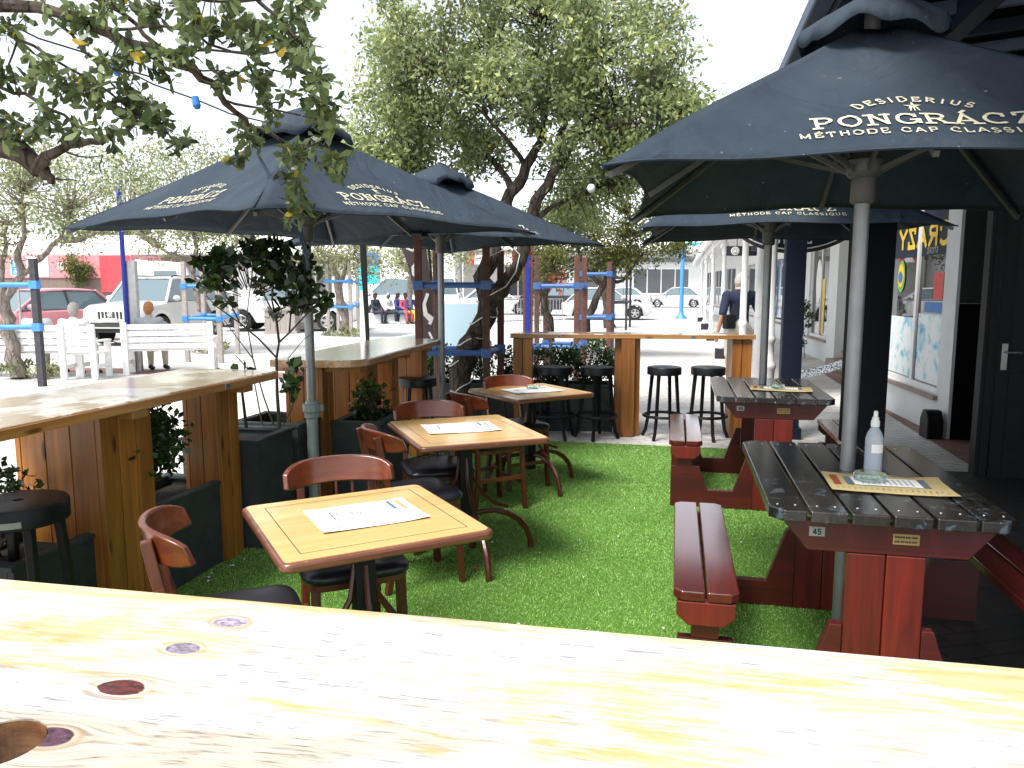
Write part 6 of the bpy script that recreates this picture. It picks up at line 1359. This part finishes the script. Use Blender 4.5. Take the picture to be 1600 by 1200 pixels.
# front of the benches faces away from the camera (+Y); their rear faces us
bench(Vector((-8.55, 13.55, .004)), R(2), 2.1, 'white slatted bench at the far left, behind the charcoal post')
bench(Vector((-7.42, 13.30, .004)), R(2), .62, 'short white chair-like bench between the two longer white benches')
bench(Vector((-6.30, 14.15, .004)), R(14), 1.55, 'white slatted bench chained to the grey and blue parking post')
t = empty('utility_post', gz(209, 581), R(5), 'grey steel channel post with royal blue pole rising out of it by the bench', 'post')
g = MB(); g.box((.06, 0, 1.03), (.20, .13, 2.06)); g.build('channel', 'steel', t, .006)
g = MB(); g.tube([(-.03, -.09, 0), (-.03, -.09, 3.4)], .042, 12); g.build('blue_tube', 'bluepole', t, smooth=True)
g = MB(); n_ = 12; g.tube([(-.35+.07*i, -.16, .62-.10*math.sin(math.pi*i/10)) for i in range(10)], .012, 5); g.build('chain', 'trim', t)
# wooden tree box
def slatbox(p, rz, s_, h, label):
    t = empty('slatted_planter', p, rz, label, 'planter', 'weathered slatted wooden planters'); n_ = 6; w_ = s_/n_
    g = MB()
    for i in range(n_):
        for q in (-1, 1): g.box((-s_/2+w_*(i+.5), q*s_/2, h/2), (w_-.015, .03, h)); g.box((q*s_/2, -s_/2+w_*(i+.5), h/2), (.03, w_-.015, h))
    g.build('slats', 'post_grey', t)
    g = MB(); 
    for z in (.05, h+.02):
        for q in (-1, 1): g.box((0, q*(s_/2+.02), z), (s_+.10, .05, .08)); g.box((q*(s_/2+.02), 0, z), (.05, s_-.0, .079))
    g.build('rim', 'post_grey', t); return t
slatbox(gz(442, 520), R(8), .98, .80, 'weathered slatted wooden planter standing alone beyond the rubbery bush')
slatbox(gz(478, 512), R(8), .95, .66, 'lower slatted wooden planter partly behind the first one')
# folded flag / feather banner on dark pole
bx = gd(571, 540, 9.0); t = empty('feather_banner', (bx.x, bx.y, 0), 0, 'furled black banner with a white strip on a thin pole behind the rounded counter', 'banner')
g = MB(); g.tube([(.02, 0, 0), (.0, 0, 2.6)], .015, 8); g.build('pole', 'blackmetal', t)
g = MB(); g.prism([(-.045, 2.5), (.035, 2.5), (.04, 1.8), (.05, 1.0), (.055, .55), (.02, .55), (.0, 1.2), (-.03, 1.8)], -.015, .015, lambda q: Vector((q.x, q.z+.0, q.y))); g.build('cloth', 'black', t, .006)
g = MB(); g.prism([(-.045, 1.55), (-.015, 1.55), (.01, 1.0), (.0, .6), (-.05, .6), (-.06, 1.1)], -.012, .018, lambda q: Vector((q.x, q.z, q.y))); g.build('white_strip', 'paper', t, .004)
M['banner'] = paint('dark_mauve_banner', (.10, .070, .072), .8, var=.12, scale=3)
def sail(): 
    o = Vector((-1.02, 9.6, 0)); t = empty('feather_banner', o, 0, 'tall curved mauve brown banner with white script beside the tree guard', 'banner')
    def P(u, v): q = gd(u, v, 9.6)-o; return q
    Lf = [(624, 380), (636, 410), (646, 450), (652, 500), (655, 550), (657, 610)]; Rt = [(664, 380), (668, 410), (674, 450), (680, 500), (684, 550), (686, 610)]
    g = MB(); n_ = len(Lf); 
    for off in (0, .02):
        for (a, b_) in zip(Lf, Rt): g.v += [tuple(P(*a)+Vector((0, off, 0))), tuple(P(*b_)+Vector((0, off+.05, 0)))]
    for i in range(n_-1): g.f += [(2*i, 2*i+2, 2*i+3, 2*i+1), (2*n_+2*i, 2*n_+2*i+1, 2*n_+2*i+3, 2*n_+2*i+2), (2*i, 2*n_+2*i, 2*n_+2*i+2, 2*i+2), (2*i+1, 2*i+3, 2*n_+2*i+3, 2*n_+2*i+1)]
    g.build('cloth', 'banner', t)
    g = MB(); g.tube([P(667, 360)+Vector((0, .02, 0)), P(671, 410)+Vector((0, .07, 0)), P(679, 500)+Vector((0, .06, 0)), P(686, 620)+Vector((0, .06, 0)), Vector((P(688, 620).x, .06, 0))], .016, 8); g.build('pole', 'blackmetal', t)
    g = MB()
    def f(x, y, lf): q = P(x, y); return q+Vector((0, -.012-lf*2+.05*max(0, (x-(Lf[0][0]+(y-380)*.14))/40)*0, 0))
    for pts, w_ in [([(649, 412), (645, 418), (646, 428), (651, 434)], 4), ([(668, 460), (663, 475), (666, 490), (675, 497), (672, 505)], 5), ([(662, 478), (664, 492), (674, 503)], 4), ([(671, 520), (676, 530), (672, 545)], 3.5), ([(672, 538), (676, 548)], 3), ([(636, 388), (645, 392), (652, 384)], 3)]: strokes(g, pts, w_, f)
    # script is tilted with the cloth
    g.build('script', 'paper', t)
sail()
t = empty('advert_board', gd(720, 600, 10.6), R(6), 'white framed board with a pale blue picture beyond the gnarled tree', 'signboard'); t.location.z = 0
g = MB(); g.box((0, 0, .92), (.62, .04, .98)); g.build('frame', 'white', t, .01)
m, n, l, b = newmat('sky_picture'); inp(b, .5); tc = n.new('ShaderNodeTexCoord'); sx = n.new('ShaderNodeSeparateXYZ'); l.new(tc.outputs['Object'], sx.inputs[0]); tn = noise(n, l, tc.outputs['Object'], 5, 5); ad = n.new('ShaderNodeMath'); ad.operation = 'MULTIPLY_ADD'; ad.inputs[1].default_value = .5; l.new(tn.outputs[0], ad.inputs[0]); l.new(sx.outputs[2], ad.inputs[2])
r = ramp(n, [(.45, (.62, .72, .76)), (.8, (.78, .80, .80)), (1.1, (.50, .68, .78))]); l.new(ad.outputs[0], r.inputs[0]); l.new(r.outputs[0], b.inputs['Base Color'])
g = MB(); g.box((0, -.024, .94), (.54, .012, .84)); g.build('picture', m, t)
for s_ in (-1, 1): g = MB(); g.box((s_*.28, 0, .22), (.04, .04, .44)); g.build('leg', 'steel', t)
# railing
t = empty('railing', (0, 0, 0), 0, 'grey metal railing with upright bars across the square, behind the gnarled tree', 'railing'); g = MB(); a, b_ = Vector((-.75, 32, 0)), Vector((2.2, 33.5, 0))
for z in (.15, 1.05): g.bar(a+Vector((0, 0, z)), b_+Vector((0, 0, z)), .04, .05)
for i in range(22): q = a.lerp(b_, i/21); g.bar(q+Vector((0, 0, .0)), q+Vector((0, 0, 1.05)), .025, .025)
g.build('bars', 'steel', t)
# red ribbons / flowers in the young tree
M['flower'] = paint('red_flower', (.55, .08, .08), .6)
for i, (u, v, D, n_, lab) in enumerate([(873, 440, 13.6, 60, 'cluster of coral red flowers hanging in the thin leaning tree'), (812, 405, 9.5, 40, 'cluster of red flowers just right of the gnarled trunk fork')]):
    c = gd(u, v, D); rng = np.random.default_rng(i); o = leaves('flower_cluster', 'flower', rng.normal(size=(n_, 3))*np.array([.05, .05, .09]), .07, .05, None, i); o.location = c; tag(o, lab, 'flowers')

# ================================================================ FAR BUILDINGS
def facade(name, x0, x1, y, h, label, wallm, openings, band=None, roof=None, rz=0, depth=8, cat='building', extra=None):
    """front face on y, looking to -y; openings: (xc, z0, w, h, kind)"""
    t = empty(name, (0, 0, 0), 0, label, cat, 'low buildings across the parking area')
    g = MB(); g.box(((x0+x1)/2, y+depth/2, h/2), (x1-x0, depth, h)); w = g.build('wall', wallm, t)
    for xc, z0, ww, hh, kd in openings:
        g = MB(); mt = {'w': 'winfar', 'd': 'winfar', 's': 'shade'}[kd]
        g.box((xc, y-.02, z0+hh/2), (ww+.24, .10, hh+.24)); fo = g.build('door' if kd == 'd' else 'window', 'white', t)
        g = MB(); nn = max(1, int(ww/1.1)); pw_ = ww/nn
        for k in range(nn): g.box((xc-ww/2+pw_*(k+.5), y-.075, z0+hh/2), (pw_-.10, .02, hh-.06))
        g.build('pane', mt, fo)
    if band: 
        g = MB(); z0, z1, mt, pr = band; g.box(((x0+x1)/2, y-pr/2-.001, (z0+z1)/2), (x1-x0+.4, pr, z1-z0)); g.build('fascia', mt, t)
    if roof: g = MB(); g.add([(x0-.5, y-1.5, h), (x1+.5, y-1.5, h), (x1+.5, y+depth, h+roof), (x0-.5, y+depth, h+roof)], [(0, 1, 2, 3)]); r_ = g.build('roof', 'farwall', t); sm = r_.modifiers.new('t', 'SOLIDIFY'); sm.thickness = .15
    return t
M['winfar'] = glassmat('far_window', (.10, .11, .12), .2, .6); M['shade'] = paint('dark_opening', (.06, .06, .07), .8); M['farwall'] = paint('far_white_wall', (.72, .71, .69), .8, var=.05, scale=.5); M['cyan'] = paint('cyan_panel', (.01, .60, .72), .5); M['bluesign'] = paint('blue_panel', (.02, .17, .55), .5)
facade('shop_block', -62, -12, 60, 4.1, 'long low white shop block with brown band at the left, behind the truck', 'farwall', [(-16.5, .4, 5.2, 2.8, 'w'), (-25, .4, 3.0, 3.0, 'w'), (-32, .5, 6, 2.6, 's'), (-41, .5, 6, 2.6, 's'), (-50, .5, 6, 2.6, 'w')], (3.3, 3.85, 'brownband', .3), 1.9)
t = facade('tall_wall', -12, -4.2, 57, 8.0, 'tall white building with blue and cyan doorway panel behind the van', 'farwall', [(-6.3, 2.6, .5, .6, 's')], None, None)
g = MB(); g.box((-10.55, 56.9, 3.55), (1.5, .12, .95)); g.build('sign_panel', 'bluesign', t); g = MB(); g.box((-10.55, 56.9, 2.4), (1.5, .12, 1.3)); g.box((-11.1, 56.9, .9), (.4, .12, 1.7)); g.build('door_surround', 'cyan', t)
g = MB(); g.box((-10.3, 56.86, 1.0), (1.0, .12, 1.5)); g.build('cash_machine', 'paper', t)
facade('shop_block', -4.0, 30, 64, 4.6, 'white arcade of shops with dark gridded door behind the silver hatchback', 'farwall', [(7.15, .1, 2.9, 3.2, 'd'), (12.3, 1.0, 4.6, 2.0, 'w'), (19.0, 1.0, 5.4, 2.0, 'w'), (25.5, .9, 2.2, 2.2, 'w'), (1.6, .8, 4.4, 2.4, 's'), (28.5, .9, 1.6, 2.2, 'w')], (3.55, 3.9, 'inkgrey', .3), 1.4)
t = facade('shop_block', 30.2, 75, 70, 6.0, 'pale far building beyond the red hatchback at right', 'farwall', [(36, 1, 5, 2, 'w'), (46, 1, 5, 2, 'w')], None, 1.5)
t = empty('shop_sign', (14.6, 63.6, 4.75), 0, 'bright cyan shop sign on the arcade roof behind the blue pole', 'sign'); g = MB(); g.box((0, 0, 0), (3.6, .15, .75)); g.build('panel', 'cyan', t); g = MB(); g.box((0, -.09, 0), (2.8, .03, .16)); g.build('sign_text_bar', 'paper', t)
t = empty('shop_awning', (-1.2, 63, 0), 0, 'red and white shop awning beyond the gnarled tree fork', 'awning')
for k in range(8):
    g = MB(); g.add([(k*.6-2.4, 0, 4.3), (k*.6-1.8, 0, 4.3), (k*.6-1.8, -1.2, 3.3), (k*.6-2.4, -1.2, 3.3)], [(0, 1, 2, 3)]); o = g.build('awning_stripe', 'redprint' if k % 2 == 0 else 'paper', t); sm = o.modifiers.new('t', 'SOLIDIFY'); sm.thickness = .03
# pale hazy trees behind the left shops (each with its own crown)
for i, (x, y, r_, zt) in enumerate([(-38, 75, 5, 8), (-30, 76, 4.5, 7.5), (-23, 74, 4.2, 8.2), (-15.5, 72, 4, 8.5)]):
    tree(Vector((x, y, 0)), ['pale hazy tree over the left end of the shop roof', 'pale rounded tree second from left over the shop roof', 'pale tree over the shop roof, left of the parasol tip', 'pale tall tree behind the blue and grey post'][i], [([(0, 0, 0), (0, 0, 3), (.3, 0, 5)], .3, .1), ([(0, 0, 3), (1.5, 0, 6)], .12, .04), ([(0, 0, 3.4), (-1.5, 0, 6)], .12, .04)],
         [((0, 0, zt-1.5), (r_*.7, r_*.5, 2.2), 2), ((r_*.5, 0, zt-2.8), (r_*.5, r_*.4, 1.6), 1), ((-r_*.5, 0, zt-2.6), (r_*.5, r_*.4, 1.6), 1)], 3000, .5, .25, 'leaf_far', 'bark_pale', 40+i, 70, .5, .03, 'tree', 'pale trees behind the shops', 6)

# ================================================================ PEOPLE
def skinmesh(name, chains, mat, parent, vox=.011, sub=0, root=(0, 0)):
    """one continuous surface: tapered capsules along the chains, fused by a voxel remesh"""
    g = MB()
    for c in chains:
        for i in range(len(c)):
            p, r_ = Vector(c[i][0]), c[i][1]; rr = r_ if isinstance(r_, tuple) else (r_, r_); g.ell(p, (rr[0], rr[1], min(rr[0], rr[1])*1.0), 12, 8)
            if i:
                q, r0 = Vector(c[i-1][0]), c[i-1][1]; r0 = r0 if isinstance(r0, tuple) else (r0, r0); n_ = 5
                if (p-q).length < 1e-5: continue
                for k in range(1, n_): u = k/n_; g.ell(q.lerp(p, u), (r0[0]*(1-u)+rr[0]*u, r0[1]*(1-u)+rr[1]*u, min(r0[0]*(1-u)+rr[0]*u, r0[1]*(1-u)+rr[1]*u)), 12, 8)
    o = g.build(name, mat, parent)
    m = o.modifiers.new('fuse', 'REMESH'); m.mode = 'VOXEL'; m.voxel_size = vox; m.use_smooth_shade = True
    sm = o.modifiers.new('smooth', 'SMOOTH'); sm.factor = .5; sm.iterations = 3
    return o
def person(loc, rz, label, J, vox=.013, skin='skin', shirt=None, trousers=None, hair=None, shoe='ink', sleeve=1.0, leglen=1.0, group=None, hands=True, hairlong=0):
    """J: joints in local space (facing +y): pelvis, chest, neck, head, and per side (l, r) sh, el, wr, hip, kn, an, toe"""
    t = empty('person', loc, rz, label, 'person', group); V = {k: Vector(v) for k, v in J.items()}
    hd = V['head']; nk = V['neck']; up = (hd-nk).normalized(); f = Vector(J.get('face', (0, 1, 0))).normalized()
    ch = [[(V['pelvis'], .115), (V['pelvis'].lerp(V['chest'], .5), .105), (V['chest'], .12), (nk, .055), (nk+up*.05, .052), (hd-up*.02, .078), (hd+up*.05, .080), (hd+up*.095, .05)],
          [(hd-up*.02, .078), (hd-up*.035+f*.085, .018)]]
    for s_ in 'lr':
        ch.append([(V['chest'], .12), (V['sh'+s_], .055), (V['sh'+s_].lerp(V['el'+s_], .5), .047), (V['el'+s_], .038), (V['el'+s_].lerp(V['wr'+s_], .5), .035), (V['wr'+s_], .026)])
        ch.append([(V['pelvis'], .115), (V['hip'+s_], .09), (V['hip'+s_].lerp(V['kn'+s_], .5), .078), (V['kn'+s_], .056), (V['kn'+s_].lerp(V['an'+s_], .4), .052), (V['an'+s_], .036)])
        if hands:
            d = (V['wr'+s_]-V['el'+s_]).normalized(); sd_ = d.cross(Vector((0, 0, 1)) if abs(d.z) < .9 else Vector((1, 0, 0))).normalized(); if_ = d.cross(sd_).normalized()
            pm = V['wr'+s_]+d*.05; ch.append([(V['wr'+s_], .026), (pm, .030), (pm+d*.035, .026)])
            for k in range(4):
                b_ = pm+d*.035; o_ = if_*(-.024+.016*k); L_ = (.062, .072, .068, .052)[k]; ch.append([(b_, .026), (b_+o_+d*.02, .0095), (b_+o_+d*L_*.65+sd_*.010, .0085), (b_+o_+d*L_+sd_*.026, .007)])
            ch.append([(pm, .030), (pm-if_*.032+d*.015, .011), (pm-if_*.042+d*.045+sd_*.01, .009)])
    skinmesh('body', ch, skin, t, vox*.7)
    # face: eyes, ears, mouth
    sdv = f.cross(up).normalized(); g = MB()
    for q in (-1, 1): g.ell(hd+up*.022+f*.074+sdv*q*.032, (.012, .010, .008), 8, 6)
    g.build('eyes', 'ink', t, smooth=True)
    g = MB()
    for q in (-1, 1): g.ell(hd+up*.0+sdv*q*.083, (.014, .02, .032), 8, 6)
    g.build('ears', skin, t, smooth=True)
    g = MB(); g.ell(hd-up*.052+f*.072, (.024, .012, .007), 8, 5); g.build('mouth', 'lips', t, smooth=True)
    if shirt:
        c = [[(V['pelvis']+Vector((0, 0, .0)), (.152, .125)), (V['pelvis'].lerp(V['chest'], .5), (.145, .115)), (V['chest'], (.155, .128)), (nk.lerp(V['chest'], .25), .075)]]
        for s_ in 'lr':
            e = V['sh'+s_].lerp(V['el'+s_], min(1, sleeve)); q = [(V['chest'], (.155, .128)), (V['sh'+s_], .072), (V['sh'+s_].lerp(e, .5), .064), (e, .058)]
            if sleeve > 1: q += [(V['el'+s_].lerp(V['wr'+s_], .5), .048), (V['el'+s_].lerp(V['wr'+s_], .92), .038)]
            c.append(q)
        skinmesh('shirt', c, shirt, t, vox)
    if trousers:
        c = [[(V['pelvis']+Vector((0, 0, .05)), .135), (V['pelvis'], .142)]]
        for s_ in 'lr':
            q = [(V['pelvis'], .142), (V['hip'+s_], .108), (V['hip'+s_].lerp(V['kn'+s_], .5), .092), (V['kn'+s_].lerp(V['hip'+s_], 0 if leglen >= .5 else .1), .072)]
            if leglen > .6: q += [(V['kn'+s_].lerp(V['an'+s_], .5), .064), (V['kn'+s_].lerp(V['an'+s_], .92), .052)]
            c.append(q)
        skinmesh('trousers', c, trousers, t, vox)
    for s_ in 'lr':
        a, b_ = V['an'+s_], V['toe'+s_]; skinmesh('shoe', [[(a-(b_-a).normalized()*.04-Vector((0, 0, .03)), .045), (a.lerp(b_, .4)-Vector((0, 0, .02)), .044), (b_, .032)]], shoe, t, .012)
    if hair:
        c = [[(hd+up*.060-f*.012, .088), (hd+up*.025-f*.032, .090), (hd-up*.03-f*.040, .072), (hd-up*.065-f*.035, .052)]]
        if hairlong: c[0] += [(hd-up*.10-f*.07, .055), (hd-up*.18-f*.07, .03)]
        skinmesh('hair', c, hair, t, .012)
    return t
M['lips'] = paint('lips', (.28, .09, .07), .5)
M['navyshirt'] = paint('navy_polo', (.010, .016, .045), .85, var=.2, scale=9); M['khaki'] = paint('khaki_cloth', (.50, .46, .38), .85); M['whitecloth'] = paint('white_cloth', (.78, .78, .78), .85, var=.05); M['greycloth'] = paint('grey_cloth', (.32, .34, .36), .85)
M['darkcloth'] = paint('dark_cloth', (.03, .032, .05), .85); M['bluecloth'] = paint('blue_cloth', (.045, .045, .20), .85); M['jeans'] = paint('jeans', (.06, .12, .18), .85); M['redcheck'] = paint('red_check_cloth', (.50, .09, .13), .85, var=.6, scale=25); M['yellowcloth'] = paint('yellow_cloth', (.75, .6, .06), .85)
STAND = dict(pelvis=(0, 0, .95), chest=(0, .0, 1.32), neck=(0, .02, 1.48), head=(0, .05, 1.61), shl=(-.20, 0, 1.40), shr=(.20, 0, 1.40), ell=(-.29, -.06, 1.12), elr=(.29, -.06, 1.12), wrl=(-.30, .04, .86), wrr=(.30, .06, .88),
             hipl=(-.10, 0, .88), hipr=(.10, 0, .88), knl=(-.12, .03, .48), knr=(.12, .06, .48), anl=(-.13, -.02, .08), anr=(.13, .02, .08), toel=(-.15, .14, .03), toer=(.15, .18, .03))
S_ = dict(STAND); S_['head'] = (.06, .06, 1.61); S_['face'] = (.9, .35, -.1)
mp = Vector((3.52, 11.95, 0))
man = person(mp, R(12), 'man in navy polo shirt and pale shorts behind the columns, black bag at hip', S_, .009, 'skin', 'navyshirt', 'khaki', 'hair_gr', 'ink', .9, .4)
for c in man.children:
    if c.name.startswith('shirt'): pass
man.scale = (1.08, 1.1, 1.04)
g = MB(); g.box((-.22, -.13, 1.02), (.17, .10, .21), rz=R(10)); g.build('shoulder_bag', 'black', man, .02)
g = MB(); g.tube([(-.22, -.16, 1.12), (-.10, -.155, 1.28), (.06, -.13, 1.42), (.14, -.03, 1.47)], .012, 6); g.build('bag_strap', 'black', man)
g = MB(); g.box((.13, .10, 1.632), (.05, .13, .035), rz=R(-20)); g.build('sunglasses', 'ink', man, .01)
SIT = dict(pelvis=(0, -.05, .52), chest=(0, -.08, .88), neck=(0, -.06, 1.05), head=(0, -.03, 1.18), shl=(-.19, -.07, .97), shr=(.19, -.07, .97), ell=(-.25, .02, .73), elr=(.25, .02, .73), wrl=(-.12, .24, .62), wrr=(.12, .24, .62),
           hipl=(-.10, .0, .50), hipr=(.10, .0, .50), knl=(-.13, .40, .50), knr=(.13, .40, .50), anl=(-.12, .36, .09), anr=(.13, .42, .09), toel=(-.12, .52, .03), toer=(.14, .58, .03))
person(Vector((-7.72, 13.60, 0)), R(6), 'person with grey hair in a white top on the white bench, seen from behind', SIT, .013, 'skin', 'whitecloth', 'whitecloth', 'hair_gr', 'ink', 1.3, 1, 'people seen from behind on the benches')
person(Vector((-6.72, 14.28, 0)), R(10), 'person with curly auburn hair in a grey top on the right white bench', SIT, .013, 'skin', 'greycloth', 'khaki', 'hair_br', 'ink', 1.3, 1, 'people seen from behind on the benches')
person(Vector((-8.45, 13.75, 0)), R(2), 'person with pale hair, just the head above the far left bench', SIT, .013, 'skin', 'whitecloth', 'khaki', 'hair_gr', 'ink', 1.3, 1, 'people seen from behind on the benches')
YY = 33.0
def seat_at(u, lab, rz, **k):
    x = (u-800)/CF*YY; o = person(Vector((x, YY, 0)), R(rz), lab, SIT, group='people sitting in a row across the square', **k); return o
seat_at(589, 'person in dark blue top and black trousers, leftmost of the seated row', -120, skin='skin_dk', shirt='darkcloth', trousers='darkcloth', hair='hair_bk', sleeve=1.3)
seat_at(609, 'person in white jacket and black trousers, second of the seated row', -115, skin='skin_dk', shirt='whitecloth', trousers='darkcloth', hair='greycloth', shoe='paper', sleeve=1.3)
seat_at(624, 'person in bright blue jacket and jeans with long black hair in the seated row', -110, skin='skin_dk', shirt='bluecloth', trousers='jeans', hair='hair_bk', sleeve=1.3, shoe='yellowcloth', hairlong=1)
seat_at(635, 'person in red checked clothes turning towards the others in the seated row', -150, skin='skin_dk', shirt='redcheck', trousers='redcheck', hair='hair_bk', sleeve=1.3)
seat_at(643, 'person in yellow skirt, rightmost of the seated row', -130, skin='skin_dk', shirt='bluecloth', trousers='yellowcloth', hair='hair_bk', sleeve=1.3)
t = empty('low_wall', (-4.9, 33.15, 0), R(-4), 'low pale rough seating wall under the seated row', 'seat wall'); g = MB(); g.box((0, 0, .22), (2.8, .42, .44)); g.build('blocks', 'plaster', t, .03)
